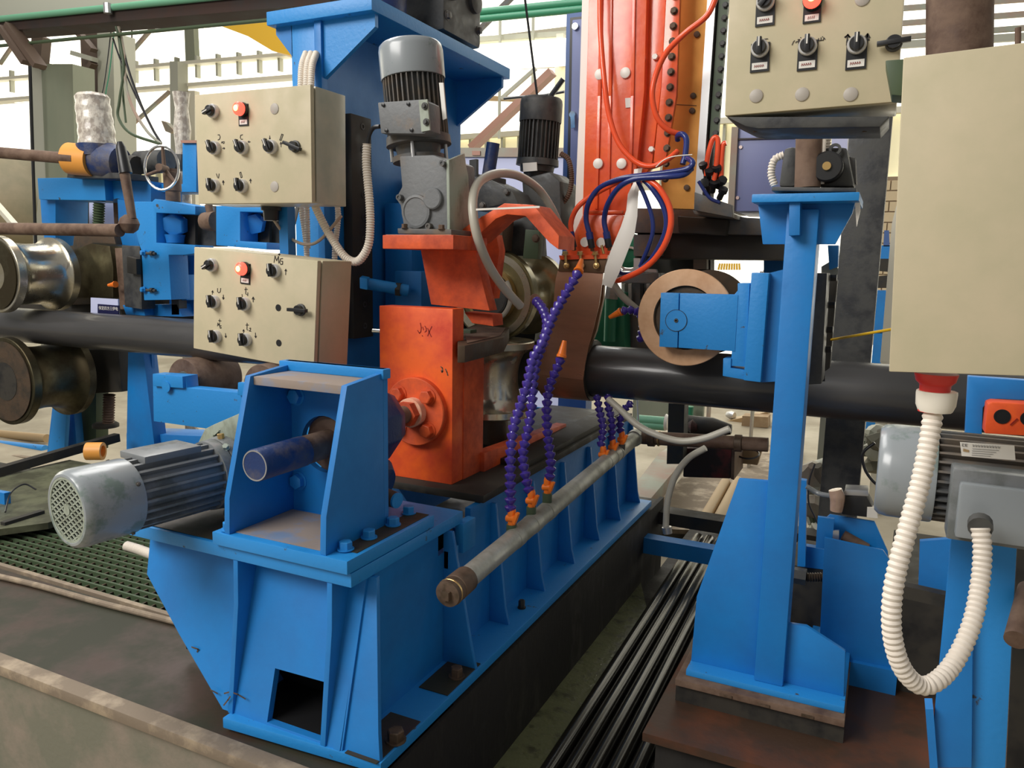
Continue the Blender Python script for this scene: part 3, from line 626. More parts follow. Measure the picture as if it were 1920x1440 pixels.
# gear train between them
GT = thing('cross_gearbox', 'dark oily gear casting with a navy tube on top, between the two upright motors', 'gearbox', P(920,400,y=3.0))
MB().cyl(P(914,340,y=3.05), P(925,268,y=3.05), 0.028).make('vertical_tube', NAVY, GT)
MB().lathe(P(912,345,y=3.05), Z_, [(-0.05,0.07),(0,0.085),(0.02,0.085),(0.025,0.06)], 28).make('tube_flange', CHAR, GT)
py([(872,330),(892,325),(935,345),(962,360),(975,388),(940,384),(890,395),(872,380)], 2.95, 0.16).make('casting', CHAR, GT, bev=0.008)
py([(880,300),(893,298),(893,330),(880,330)], 2.9, 0.02).make('guard_strip', BLACK, GT)
for u, v in ((880,335),(950,360),(905,385)): bolt(GT, P(u,v,y=2.948), -Y_, 0.012, 0.012, GREYD)

# ================================================================ tall blue column behind the control boxes
K = thing('mill_column', 'tall blue welded mill column with a wide overhanging top plate behind the control boxes', 'column', (-2.08, 2.6, 0))
xr, yf, yb = -2.02, 2.50, 3.54
MB().prism([Vector(p) for p in ((xr,yf,0),(xr,yb,0),(xr,yb,2.15),(xr,yf,2.15))], (-0.02,0,0), [circ((xr,3.14,0.80), Y_, Z_, 0.17)]).make('side_plate', BLUE, K)
MB().prism([Vector(p) for p in ((xr-0.12,yf,0),(xr-0.12,yb,0),(xr-0.12,yb,2.15),(xr-0.12,yf,2.15))], (-0.02,0,0), [circ((xr-0.12,3.14,0.80), Y_, Z_, 0.17)]).make('side_plate', BLUE, K)
MB().box(xr-0.145, xr+0.002, yf-0.02, yf, 0, 2.15).make('front_plate', BLUEW, K, bev=0.002)
MB().box(xr-0.02, xr+0.012, yf-0.035, yf, 0.9, 2.15).make('edge_strip', BLUE, K, bev=0.002)
MB().box(xr-0.145, xr, yb, yb+0.02, 0, 2.15).make('back_plate', BLUE, K)
MB().box(-2.25, -1.755, 2.44, 3.58, 2.145, 2.195).make('top_plate', BLUEW, K, bev=0.003)
for yy in (2.48, 3.52):
    MB().prism([Vector(p) for p in ((xr,yy,1.93),(-1.77,yy,2.10),(-1.77,yy,2.145),(xr,yy,2.145))], (0,0.02,0)).make('top_gusset', BLUEW if yy < 3 else BLUE, K)
    MB().prism([Vector(p) for p in ((xr-0.14,yy,2.03),(-2.24,yy,2.12),(-2.24,yy,2.145),(xr-0.14,yy,2.145))], (0,0.02,0)).make('top_gusset', BLUE, K)
GR = thing('guide_rail', 'black bolted guide rail on the flank of the blue column beside the upper control box', 'rail', (xr+0.02, 2.67, 0.95))
MB().box(xr, xr+0.045, 2.60, 2.735, 0.93, 1.83).make('rail_bar', VOID, GR, bev=0.004)
for i in range(10):
    z = 1.79 - i*0.09; MB().lathe((xr+0.045, 2.675, z), X_, [(-0.01,0.013),(0.002,0.013),(0.002,0.008),(-0.004,0.008)], 14).make('socket_screw', CHAR, GR)
SB = thing('blue_slide_block', 'dark-shaded blue slide block and arms on the column flank under the orange shelf', 'slide block', (-1.9, 2.9, 0.9))
MB().box(-2.0, -1.86, 2.86, 3.0, 0.98, 1.50).make('slide_plate', BLUE, SB, bev=0.004)
MB().box(-2.0, -1.74, 3.02, 3.4, 1.12, 1.62).make('arm', BLUE, SB, bev=0.004)
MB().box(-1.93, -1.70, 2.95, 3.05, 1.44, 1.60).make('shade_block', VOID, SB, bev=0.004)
rect(740,508,790,580, 2.75, 0.12).make('nut_block', BLUE, SB, bev=0.006)
MB().cyl(P(690,532,y=2.62), P(765,545,y=2.72), 0.024).make('adjusting_screw', BLUEW, SB)
MB().obox(P(684,530,y=2.6), (1,0.4,-0.2), (-0.4,1,0.2), Z_, 0.016, 0.022, 0.022).make('square_head', BLUEW, SB, bev=0.003)
MB().lathe(P(752,543,y=2.7), Vector((-1,-0.4,0.1)), [(0,0.03),(0.02,0.03)], 6).make('lock_nut', VOID, SB)
TG = thing('top_drive', 'dark gearbox and navy motor on the top plate of the blue column', 'gearbox', (-1.98, 3.0, 2.195))
MB().cyl((-2.0,2.83,2.235),(-2.0,2.83,2.9),0.115, n=36).make('motor_body', NAVY, TG)
MB().box(-2.12,-1.86,2.75,3.38,2.195,2.235).make('foot_plate', CHAR, TG, bev=0.004)
MB().box(-2.05,-1.80,3.02,3.36,2.235,2.8).make('gear_housing', CHAR, TG, bev=0.02)
for yy in (3.08, 3.28): MB().lathe((-1.80,yy,2.42), X_, [(0,0.05),(0.02,0.05),(0.03,0.03)], 24).make('bearing_cover', CHAR, TG)
for yy, zz in ((3.05,2.30),(3.33,2.31),(3.33,2.52)): bolt(TG, (-1.80,yy,zz), X_, 0.016, 0.016, GREYD)
# conduits coming down behind the upper box
CD = thing('conduit_bundle', 'three white corrugated conduits dropping behind the upper control box', 'conduit', P(575,150,y=2.4))
for k, (u, w) in enumerate(((566,0),(576,4),(585,8))):
    MB().tube([P(u+8,100,y=2.46), P(u,125,y=2.42), P(u-2,170,y=2.4), P(u-2,230,y=2.4)], 0.012, n=12, rib=0.0014, pitch=0.0085).make('corrugated_conduit', WHITEC, CD)
for u0, u1 in ((560,575),(628,628)):
    MB().tube([P(u0-4,340,y=2.34), P(u0+6,400,y=2.34), P(u1,470,y=2.34), P(u1,560,y=2.34)], 0.010, n=12, rib=0.0014, pitch=0.0085).make('corrugated_conduit', WHITEC, CD)
LC = thing('lamp_cable', 'grey cable with a black plug gland hanging below the upper control box', 'cable', P(530,420,y=2.2))
MB().lathe(P(508,384,y=2.15), -Z_, [(0,0.035),(0.02,0.035),(0.02,0.028),(0.055,0.026)], 16).make('plug_gland', BLACK, LC)
MB().tube([P(513,412,y=2.15), P(535,440,y=2.2), P(570,458,y=2.2), P(600,450,y=2.2), P(640,405,y=2.2)], 0.0055).make('cable', GREYBAR, LC)
MB().tube([P(558,388,y=2.3), P(548,430,y=2.3), P(538,466,y=2.3)], 0.008).make('steel_tube', SILVER, LC)
MB().tube([P(575,384,y=2.3), P(577,466,y=2.3)], 0.010, n=12, rib=0.0014, pitch=0.0085).make('corrugated_conduit', WHITEC, LC)

# ================================================================ control boxes
def cbox(name, label, cTL, cTR, cBL, y0, depth, tilt, door_back=0.02, mside=BEIGED):
    """cTL.. pixels of the front face; the box leans by tilt degrees in its own plane"""
    TL = P(*cTL, y=y0); R = Matrix.Rotation(math.radians(tilt), 3, 'Y')
    t = thing(name, label, 'control box', TL, None, R)
    U, V, N = R @ X_, R @ Z_, -Y_
    w = (P(*cTR, y=y0) - TL).dot(U); h = (TL - P(*cBL, y=y0)).dot(V)
    MB().box(0, w, -0.0, 0.018, -h, 0).make('door', BEIGE, t, bev=0.003, local=True)
    MB().box(0.006, w-0.006, 0.018, 0.026, -h+0.006, -0.006).make('door_seal', VOID, t, local=True)
    MB().box(0.0, w, 0.025, depth, -h, 0).make('cabinet_body', mside, t, bev=0.003, local=True)
    def loc(u, v): p = hit(u, v, TL, Y_); return ((p-TL).dot(U), (p-TL).dot(V))
    return t, TL, U, V, w, h, loc
def selector(t, x, z, ang, s=1.0, plate=None):
    MB().lathe((x,0,z), -Y_, [(0,0.0158*s),(0.009*s,0.0158*s),(0.011*s,0.0145*s),(0.011*s,0.012*s)], 28).make('switch_bezel', BEZEL, t, local=True)
    k = MB().lathe((x,-0.006*s,z), -Y_, [(0,0.0122*s),(0.012*s,0.0118*s),(0.0135*s,0.0108*s)], 24).make('switch_knob', BLACK, t, local=True)
    a = math.radians(ang); dx = Vector((math.sin(a), 0, math.cos(a)))
    MB().obox(Vector((x,-0.0185*s,z))+dx*0.002*s, dx, Y_, dx.cross(Y_), 0.0145*s, 0.0045*s, 0.0042*s).make('grip', BLACK, k, local=True, bev=0.0008)
    MB().obox(Vector((x,-0.0235*s,z))+dx*0.008*s, dx, Y_, dx.cross(Y_), 0.008*s, 0.0006, 0.0012*s).make('pointer', LABELP, k, local=True)
    if plate is not None:
        MB().box(x-0.0165*s, x+0.0165*s, -0.003, 0, z-0.040*s, z+0.010*s).make('legend_plate', BLACK, t, local=True)
        MB().box(x-0.0135*s, x+0.0135*s, -0.0036, -0.003, z-0.036*s, z-0.024*s).make('legend_label', LABELP, t, local=True)
        stroke_local(t, x, z-0.030*s, [[(-0.009*s+i*0.0035*s, -0.002*s),(-0.009*s+i*0.0035*s+0.001*s,0.002*s),(-0.009*s+i*0.0035*s+0.0022*s,-0.001*s)] for i in range(5)], 0.0007*s, INKR, y=-0.0038)
def stroke_local(t, x, z, lines, w, m, y=-0.0002, name='marking', label=None):
    M = mworld(t); O = M @ Vector((x, y, z)); U = (M.to_3x3() @ X_); V = (M.to_3x3() @ Z_)
    return stroke(t, lines, w, m, O, U, V, -(M.to_3x3() @ Y_), name, label)
def lamp(t, x, z, s=1.0):
    MB().box(x-0.014*s, x+0.014*s, -0.003, 0, z-0.034*s, z+0.012*s).make('legend_plate', BLACK, t, local=True)
    MB().box(x-0.011*s, x+0.011*s, -0.0036, -0.003, z-0.031*s, z-0.021*s).make('legend_label', LABELP, t, local=True)
    stroke_local(t, x, z-0.026*s, [[(-0.006*s+i*0.003*s, -0.002*s),(-0.005*s+i*0.003*s,0.002*s)] for i in range(4)], 0.0007*s, INKR, y=-0.0038)
    MB().lathe((x,-0.002,z), -Y_, [(0,0.0155*s),(0.008*s,0.0155*s),(0.010*s,0.014*s)], 28).make('lamp_bezel', BLACK, t, local=True)
    l = MB().lathe((x,-0.01*s,z), -Y_, [(0,0.0145*s),(0.008*s,0.0142*s),(0.012*s,0.011*s),(0.0135*s,0.006*s),(0.014*s,0)], 28).make('lamp_lens', LEDR, t, local=True, label='glowing red pilot lamp')
    MB().lathe((x,-0.024*s,z), -Y_, [(0,0.0065*s),(0.0012,0.005*s),(0.0016,0)], 16).make('lamp_core', LEDC, l, local=True)
def plug(t, x, z, s=1.0):
    MB().lathe((x,0,z), -Y_, [(0,0.0135*s),(0.002,0.013*s),(0.0035,0.010*s)], 24).make('blank_plug', PLUGG, t, local=True)
def hole(t, x, z): MB().lathe((x,-0.0008,z), -Y_, [(0,0.0112),(0.0006,0.0112)], 24).make('open_hole', BLACK, t, local=True, label='empty black button hole')
def isolator(t, x, z, s=1.0, ang=0):
    MB().lathe((x,0,z), -Y_, [(0,0.018*s),(0.006,0.018*s),(0.008,0.015*s)], 24).make('isolator_base', CHAR, t, local=True)
    a = math.radians(ang); dx = Vector((math.cos(a), 0, math.sin(a)))
    MB().obox((x,-0.018*s,z), dx, Y_, dx.cross(Y_), 0.034*s, 0.007*s, 0.005*s).make('isolator_handle', BLACK, t, local=True, bev=0.001)
    MB().lathe((x,-0.008,z), -Y_, [(0,0.014*s),(0.012*s,0.014*s)], 20).make('isolator_hub', BLACK, t, local=True)
def arrow(dx, dy, x0=0, y0=0, h=0.003):
    n = math.hypot(dx, dy); ux, uy = dx/n, dy/n
    return [[(x0,y0),(x0+dx,y0+dy)], [(x0+dx-ux*h-uy*h*0.7, y0+dy-uy*h+ux*h*0.7),(x0+dx,y0+dy),(x0+dx-ux*h+uy*h*0.7, y0+dy-uy*h-ux*h*0.7)]]
def pxl(lines, s): return [[(a*s, b*s) for a, b in l] for l in lines]

b1, TL, U, V, w1, h1, L1 = cbox('control_box', 'upper beige control box with black knobs and a lit red lamp, before the blue column', (365,178), (582,168), (371,382), 2.0, 0.175, 0.6)
for u, v, a in ((402,209,-110),(405,278,-25),(457,277,-25),(511,276,-25),(404,349,-10),(456,349,-10)):
    x, z = L1(u, v); selector(b1, x, z, a, 1.45)
x, z = L1(457, 206); lamp(b1, x, z, 1.5)
for u, v in ((515,204),(515,350)): x, z = L1(u, v); plug(b1, x, z, 1.3)
x, z = L1(555,275); isolator(b1, x, z, 1.05, -20)
s = px_size(TL)
def ink(t, L, u, v, lines, w=1.2, m=INK, s=s): 
    x, z = L(u, v); stroke_local(t, x, z, pxl(lines, s), w*s, m)
ink(b1, L1, 411,257, [[(-3,4),(1,4),(3,0),(1,-4),(-3,-5)]]); ink(b1, L1, 418,268, [[(-4,0),(-1,1),(1,-1),(4,0)],[(-3,2),(4,2)]]); ink(b1, L1, 420,278, arrow(5,0,-3,0,2))
ink(b1, L1, 453,258, [[(3,5),(-2,4),(-3,0),(-1,-3),(3,-3)]]); ink(b1, L1, 467,266, arrow(-5,0,3,0,2))
ink(b1, L1, 506,259, arrow(0,-6,0,4,2)); ink(b1, L1, 527,257, [[(-3,-5),(2,5),(5,4),(0,-6),(-3,-5)]]); ink(b1, L1, 527,270, arrow(0,8,0,-5,3))
ink(b1, L1, 409,330, [[(-4,4),(-1,-3)],[(3,4),(1,-4)]]); ink(b1, L1, 419,342, arrow(0,7,0,-4,3), 1.6); ink(b1, L1, 397,340, [[(0,4),(0,-6)]])
ink(b1, L1, 452,328, [[(-3,4),(0,5),(3,-4),(0,-5),(-3,4)]]); ink(b1, L1, 470,340, arrow(0,7,0,-3,3)); ink(b1, L1, 449,340, [[(0,4),(0,-6)]])

b2, TL, U, V, w2, h2, L2 = cbox('control_box', 'lower beige control box with pen marks U, t1, t2 and MG, two empty holes', (364,463), (596,479), (373,655), 1.97, 0.175, 4.2, mside=BEIGE)
for u, v, a in ((400,497,-120),(517,508,-10),(404,566,-10),(461,570,-10),(407,631,-8),(463,637,-8)):
    x, z = L2(u, v); selector(b2, x, z, a, 1.45)
x, z = L2(461, 504); lamp(b2, x, z, 1.5)
for u, v in ((522,577),(523,643)): x, z = L2(u, v); hole(b2, x, z)
x, z = L2(565,581); isolator(b2, x, z, 1.1, 3)
M_ = [[(-11,-6),(-9,6),(-5,-2),(-1,6),(0,-6)]]; G_ = [[(9,4),(4,3),(2,-3),(5,-7),(9,-6),(9,-1),(5,-1)]]
ink(b2, L2, 523,487, M_+[[(a,b-1) for a,b in G_[0]]]+arrow(0,-4,1,12,2)+[[(-2,9),(4,10)]], 1.3); ink(b2, L2, 536,510, arrow(0,10,0,-5,3)); ink(b2, L2, 507,503, [[(0,5),(0,-6),(1,-9)]])
ink(b2, L2, 411,546, [[(-4,5),(-4,-1),(-1,-3),(3,-1),(4,6)]]); ink(b2, L2, 399,549, arrow(1,7,-1,-3,3)); ink(b2, L2, 419,557, arrow(0,-8,0,4,3), 1.4)
ink(b2, L2, 461,548, [[(0,9),(0,-3),(3,-4)],[(-3,5),(4,6)],[(5,0),(5,-6)]]); ink(b2, L2, 454,556, arrow(1,-7,0,4,1)); ink(b2, L2, 475,561, arrow(0,9,0,-5,4), 1.4)
ink(b2, L2, 412,609, pxl(M_, 0.5)+[[(4,-1),(1,-2),(1,-6),(4,-6),(4,-4)]]+[[(-3,8),(4,8)],[(0,5),(0,11)]], 1.1); ink(b2, L2, 423,629, arrow(1,-8,0,4,3)); ink(b2, L2, 398,629, [[(0,6),(0,-6)]])
ink(b2, L2, 464,615, [[(-1,9),(-1,-3),(2,-4)],[(-4,5),(3,6)],[(5,0),(8,1),(8,-2),(5,-5),(9,-5)]]); ink(b2, L2, 457,622, arrow(0,10,0,-6,3)); ink(b2, L2, 479,629, arrow(1,-9,0,5,3))
# post the two boxes hang on
solo(MB().box(-1.98, -1.94, 2.18, 2.22, 0.96, 1.78).box(-1.98,-1.94,2.18,2.50,1.55,1.59).box(-1.98,-1.94,2.18,2.50,1.10,1.14), 'box_mounting_post', BLUE, 'blue square post with two arms holding both control boxes off the column', 'post')
# ================================================================ induction heating head
OC = thing('busbar_column', 'glossy orange insulated busbar column narrowing to a neck with white round caps', 'busbar', P(1140,470,y=3.0))
py([(1106,-60),(1214,-60),(1208,170),(1192,330),(1176,395),(1168,405),(1092,405),(1098,200)], 3.0, 0.05).make('front_panel', VARNISH, OC, bev=0.003)
py([(1214,-60),(1252,-60),(1240,160),(1222,310),(1195,345),(1190,330),(1208,170)], 3.04, 0.05).make('side_panel', VARNISH, OC, bev=0.003)
py([(1252,-60),(1277,-60),(1268,180),(1248,300),(1225,305),(1240,160)], 3.02, 0.025).make('bolting_flange', VARNISH, OC, bev=0.003)
py([(1092,403),(1168,403),(1172,410),(1142,478),(1136,484),(1058,484),(1062,470)], 2.97, 0.05).make('neck_plate', VARNISH, OC, bev=0.003)
for u0, u1 in ((1128,1120),(1146,1142),(1190,1182)):
    MB().bar(P(u0,-50,y=2.996), P((u0+u1)/2,180,y=2.996), 0.012, 0.008, Y_).make('edge_ridge', VARNISH, OC, bev=0.001)
    MB().bar(P((u0+u1)/2,180,y=2.996), P(u1-2,392,y=2.996), 0.012, 0.008, Y_).make('edge_ridge', VARNISH, OC, bev=0.001)
MB().bar(P(1096,398,y=2.975), P(1168,398,y=2.975), 0.012, 0.02, Y_).make('cross_ridge', VARNISH, OC, bev=0.002)
for u, v in ((1125,140),(1173,137),(1122,307),(1166,307)):
    c = MB().lathe(P(u,v,y=2.998), -Y_, [(0,0.0205),(0.007,0.020),(0.009,0.017)], 28).make('insulating_cap', WHITES, OC, label='white round cap')
    MB().lathe(P(u,v,y=2.989), -Y_, [(0,0.009),(0.004,0.008)], 6).make('cap_nut', WHITEF, c)
for u, v in ((1097,454),(1127,455)): MB().lathe(P(u,v,y=2.965), -Y_, [(0,0.020),(0.004,0.019)], 24).make('insulating_cap', WHITES, OC, label='white oval cap')
for u, v in ((1229,107),(1222,280),(1234,282)): MB().lathe(P(u,v,y=3.035), -Y_, [(0,0.013),(0.012,0.011)], 6).make('insulating_cap', WHITES, OC, label='small white plug')
py([(1172,184),(1183,183),(1184,201),(1173,202)], 2.996, 0.003).make('paper_tag', LABELP, OC)
for i in range(13):
    v = -8 + i*28.6; u = 1264 - (v-20)*0.052
    bolt(OC, P(u, v, y=3.018), -Y_, 0.0115, 0.014, CAPB, 'flange_bolt')
WS = thing('insulation_strip', 'white insulating strip running down both edges of the orange busbar column', 'insulation', P(1100,440,y=3.06))
py([(1093,-60),(1107,-60),(1099,200),(1093,400),(1096,405),(1064,470),(1076,420),(1078,395),(1086,200)], 3.05, 0.02).make('edge_strip', WHITES, WS)
rows = []
for uL, vL, uR, vR, y in ((1190,318,1204,316,2.99),(1188,345,1199,345,2.97),(1178,365,1196,372,2.95),(1175,395,1195,405,2.94),(1165,425,1190,438,2.93),(1146,470,1172,484,2.92),(1136,500,1160,514,2.92),(1130,533,1147,540,2.93)):
    rows.append([P(uL, vL, y=y), P((uL+uR)/2, (vL+vR)/2, y=y-0.006), P(uR, vR, y=y)])
MB().sheet(rows, 0.004).make('curved_strip', WHITES, WS)
# copper clamp and strap
CS = thing('copper_inductor', 'brown copper strap coil curving down from its clamp and wrapping the pipe', 'inductor', P(1080,720,y=3.0))
py([(1050,484),(1138,482),(1132,512),(1046,508)], 2.935, 0.03).make('clamp_block', COPD, CS, bev=0.002)
py([(1048,479),(1140,478),(1138,485),(1050,487)], 2.925, 0.05).make('clamp_edge', VARNISH, CS)
spec = ((1047,508,1132,512,2.95),(1043,525,1130,528,2.945),(1041,545,1127,552,2.94),(1040,560,1124,572,2.945),(1037,585,1118,596,2.955),(1032,610,1112,622,2.97),(1022,640,1104,652,2.985),(1010,672,1098,682,2.995),(1003,700,1094,712,3.0))
rows = [[P(uL,vL,y=y), P((uL*2+uR)/3,(vL*2+vR)/3,y=y-0.003), P((uL+uR*2)/3,(vL+vR*2)/3,y=y-0.003), P(uR,vR,y=y)] for uL,vL,uR,vR,y in spec]
MB().sheet(rows, 0.007).make('copper_strap', COPPER, CS, sharp=60)
xa, xb = P(1003,716,y=3.0).x, P(1092,716,y=3.0).x
MB().ring((xa,3.14,0.80), X_, [(0,0.123),(0,0.133),(xb-xa,0.133),(xb-xa,0.123)], 56).make('coil_loop', COPPER, CS)
MB().ring((xb-0.004,3.14,0.80), X_, [(0,0.112),(0,0.131),(0.008,0.131),(0.008,0.112)], 56).make('coil_lining', VOID, CS)
py([(1124,555),(1133,520),(1131,560),(1118,620),(1103,660),(1098,665)], 2.985, 0.02).make('side_lip', COPD, CS)
for u in (1060, 1088, 1116):
    a, b = P(u, 477, y=2.92), P(u+2, 498, y=2.92)
    MB().cyl(a, b, 0.006, n=12).make('clamp_stud', BRASSB, CS)
    bolt(CS, a, Vector((0,-0.25,1)), 0.012, 0.012, BRASSB, 'brass_bolt', 'brass hex bolt'); bolt(CS, b, Vector((0,-0.9,0.1)), 0.010, 0.008, BRASSB, 'brass_bolt', 'brass hex bolt')
MB().cyl(P(1128,460,y=2.93), P(1132,476,y=2.93), 0.0055, n=12).make('brass_pin', BRASSB, CS)

# transformer box with the brass front
BX = thing('transformer_box', 'tall transformer box with brass sheet front and dark bolted flange', 'transformer', P(1320,400,y=3.4))
py([(1277,-60),(1330,-60),(1301,392),(1240,390),(1240,330),(1252,250)], 3.15, 0.05).make('brass_front', BRASSP, BX, label='orange-brown brass sheet')
py([(1330,-60),(1346,-60),(1315,392),(1301,392)], 3.14, 0.07).make('steel_corner', SILVER, BX)
py([(1346,-60),(1362,-60),(1330,392),(1315,392)], 3.18, 0.07).make('recess', VOID, BX)
py([(1352,-60),(1370,-60),(1345,260),(1330,260)], 3.16, 0.03).make('bolted_flange', OLIVE, BX)
for i in range(12):
    v = -14+i*24; bolt(BX, P(1361-v*0.075, v, y=3.158), -Y_, 0.010, 0.012, CHAR, 'flange_bolt')
for u, v in ((1307,65),(1300,180),(1298,208),(1288,352)): MB().lathe(P(u,v,y=3.148), -Y_, [(0,0.0115),(0.008,0.0115),(0.010,0.008)], 16).make('brass_screw', CAPB, BX)
MB().bar(P(1268,196,y=3.148), P(1306,198,y=3.148), 0.002, 0.002).make('sheet_seam', CAPB, BX)
py([(1298,394),(1370,398),(1372,408),(1302,402)], 3.14, 0.5).make('grey_tray', GREYD, BX, bev=0.004, label='dark grey steel tray')
py([(1302,360),(1372,384),(1374,408),(1301,394)], 3.10, 0.04).make('tray_front', GREYD, BX, bev=0.003)
def hose(pts, r, m, name, label, cat='hose', group=None, n=12):
    b = MB().tube([P(u, v, y=y) for u, v, y in pts], r, n=n)
    return b.make(name, m, None, label=label, cat=cat, group=group)
# stuff inside the box mouth
hose(((1325,330,3.12),(1326,300,3.12),(1336,262,3.12),(1346,262,3.12),(1344,300,3.12),(1338,345,3.12)), 0.010, ORH, 'red_hose', 'orange-red hose bent in a tight loop in the transformer box mouth')
hose(((1352,340,3.13),(1353,300,3.13),(1356,272,3.13),(1362,268,3.13)), 0.010, ORH, 'red_hose', 'short orange-red hose stub right of the tight loop')
hose(((1310,340,3.1),(1330,370,3.1),(1350,380,3.1)), 0.007, NAVYH, 'blue_hose', 'short navy hose lying on the grey transformer tray')
VC = thing('valve_cluster', 'black hose fittings crowded in the mouth of the transformer box', 'fittings', P(1335,350,y=3.15))
for u, v in ((1322,318),(1330,330),(1345,325),(1350,345),(1320,345),(1337,352),(1352,365)):
    MB().lathe(P(u,v,y=3.13), Vector((random.uniform(-.5,.5),-0.6,random.uniform(0,1))), [(-0.02,0.012),(0.01,0.012),(0.012,0.018),(0.03,0.018),(0.032,0.01)], 8).make('fitting', BLACK, VC)
# dark carriage below
CG = thing('transformer_carriage', 'dark steel carriage and cross beam carrying the transformer behind the brass ring roller', 'carriage', P(1300,480,y=3.5))
py([(1178,390),(1300,392),(1400,408),(1480,412),(1480,442),(1180,436)], 3.35, 1.4).make('deck_plate', GREYD, CG, bev=0.004)
py([(1270,405),(1365,412),(1360,442),(1272,436)], 3.30, 0.08).make('gearbox', VOID, CG, bev=0.005)
py([(1195,436),(1485,440),(1485,487),(1190,484)], 3.4, 0.5).make('cross_beam', VOID, CG, bev=0.004)
py([(1188,440),(1240,440),(1240,480),(1188,480)], 3.36, 0.1).make('bracket', GREYD, CG)
py([(1155,512),(1235,512),(1235,530),(1150,530)], 3.4, 0.3).make('lower_shelf', GREYD, CG)
py([(1188,484),(1200,484),(1200,513),(1188,513)], 3.5, 0.04).make('post', SILVER, CG)
py([(1300,486),(1325,486),(1325,505),(1300,505)], 3.6, 0.04).make('post', GREYBAR, CG)
py([(1165,508),(1170,503),(1230,505),(1232,511)], 3.4, 0.02).make('clip', SILVER, CG)
py([(1190,484),(1332,484),(1332,600),(1190,600)], 3.95, 0.1).make('rear_block', VOID, CG)
py([(1432,484),(1482,484),(1482,560),(1432,560)], 3.9, 0.1).make('blue_block', BLUE, CG)
py([(1165,530),(1290,530),(1290,660),(1165,655)], 3.85, 0.1).make('rear_panel', GREYD, CG)
for u in (1165,1178,1200,1212): py([(u,532),(u+6,532),(u+6,562),(u,562)], 3.8, 0.02).make('terminal', SILVER if u != 1200 else BLACK, CG)
# green pump behind
GP = thing('green_pump', 'green pump column with grey coupling standing behind the copper strap', 'pump', P(1150,650,y=3.7))
MB().cyl(P(1143,640,y=3.7), P(1146,560,y=3.7), 0.030).make('green_pipe', GREENT, GP)
MB().cyl(P(1146,560,y=3.7), P(1149,538,y=3.7), 0.034, n=8).make('grey_union', GALV, GP)
py([(1118,560),(1170,548),(1172,662),(1110,662)], 3.75, 0.1).make('green_body', GREENT, GP, bev=0.006)
MB().lathe(P(1182,470,y=3.8), -Y_, [(0,0.085),(0.03,0.085),(0.05,0.06)], 32).make('motor_end', GREENT, GP)
MB().ring(P(1180,485,y=3.74), -Y_, [(0,0.05),(0.01,0.05),(0.01,0.06),(0,0.06)], 28).make('white_ring', WHITEF, GP)

# ================================================================ water hoses of the inductor
hose(((1071,436,2.93),(1071,415,2.93),(1082,390,2.92),(1105,370,2.92),(1140,350,2.9),(1170,336,2.9)), 0.0105, ORH, 'red_hose', 'bright red hose rising from the left clamp connector of the orange neck')
hose(((1105,438,2.93),(1099,410,2.93),(1104,380,2.91),(1125,352,2.9),(1165,335,2.88),(1215,328,2.87),(1262,322,2.87),(1290,316,2.87),(1299,306,2.87),(1292,298,2.9),(1284,297,2.95)), 0.0105, NAVYH, 'blue_hose', 'navy hose from the middle neck connector arching right in the tied bundle')
hose(((1137,438,2.93),(1133,412,2.93),(1140,382,2.9),(1160,352,2.88),(1190,336,2.87),(1240,332,2.86),(1280,328,2.87),(1297,316,2.9)), 0.0105, NAVYH, 'blue_hose', 'navy hose from the right neck connector into the tied bundle')
hose(((1125,-30,2.95),(1126,60,2.94),(1133,150,2.92),(1142,215,2.92),(1160,268,2.92),(1190,302,2.92),(1220,312,2.92),(1250,300,2.93),(1270,284,2.97)), 0.0105, ORH, 'red_hose', 'long orange-red hose hanging down the front of the orange column')
hose(((1345,-10,2.9),(1325,30,2.9),(1285,62,2.9),(1250,98,2.92),(1230,140,2.93),(1223,180,2.93),(1232,220,2.94),(1252,243,2.96),(1276,252,2.99)), 0.0105, ORH, 'red_hose', 'orange-red hose curving in front of the bolt row from the top edge')
hose(((1271,262,3.0),(1271,254,2.98),(1280,252,2.96),(1287,262,2.95),(1285,290,2.93),(1280,308,2.92)), 0.011, NAVYH, 'blue_hose', 'navy hose hooked over beside the brass sheet')
hose(((1212,335,2.88),(1235,352,2.87),(1254,385,2.87),(1258,420,2.87),(1248,455,2.88),(1228,485,2.9),(1200,508,2.92),(1165,524,2.95),(1152,526,3.0)), 0.0115, ORH, 'red_hose', 'bright red hose looping down right of the white strip')
hose(((1205,335,2.89),(1222,352,2.88),(1243,385,2.88),(1250,420,2.88),(1240,455,2.89),(1218,490,2.91),(1190,512,2.94),(1165,512,3.0),(1156,495,3.03)), 0.0105, NAVYH, 'blue_hose', 'navy hose looping down just inside the red loop')
hose(((1196,340,2.92),(1210,370,2.92),(1222,405,2.92),(1224,435,2.92),(1215,465,2.93),(1200,500,2.95)), 0.0085, NAVYH, 'blue_hose', 'thin navy hose innermost of the looping hoses')
hose(((1230,313,2.86),(1245,300,2.85),(1265,293,2.85),(1298,290,2.86)), 0.002, WHITEF, 'cable_tie', 'white cable tie tail above the hose bundle', 'tie')
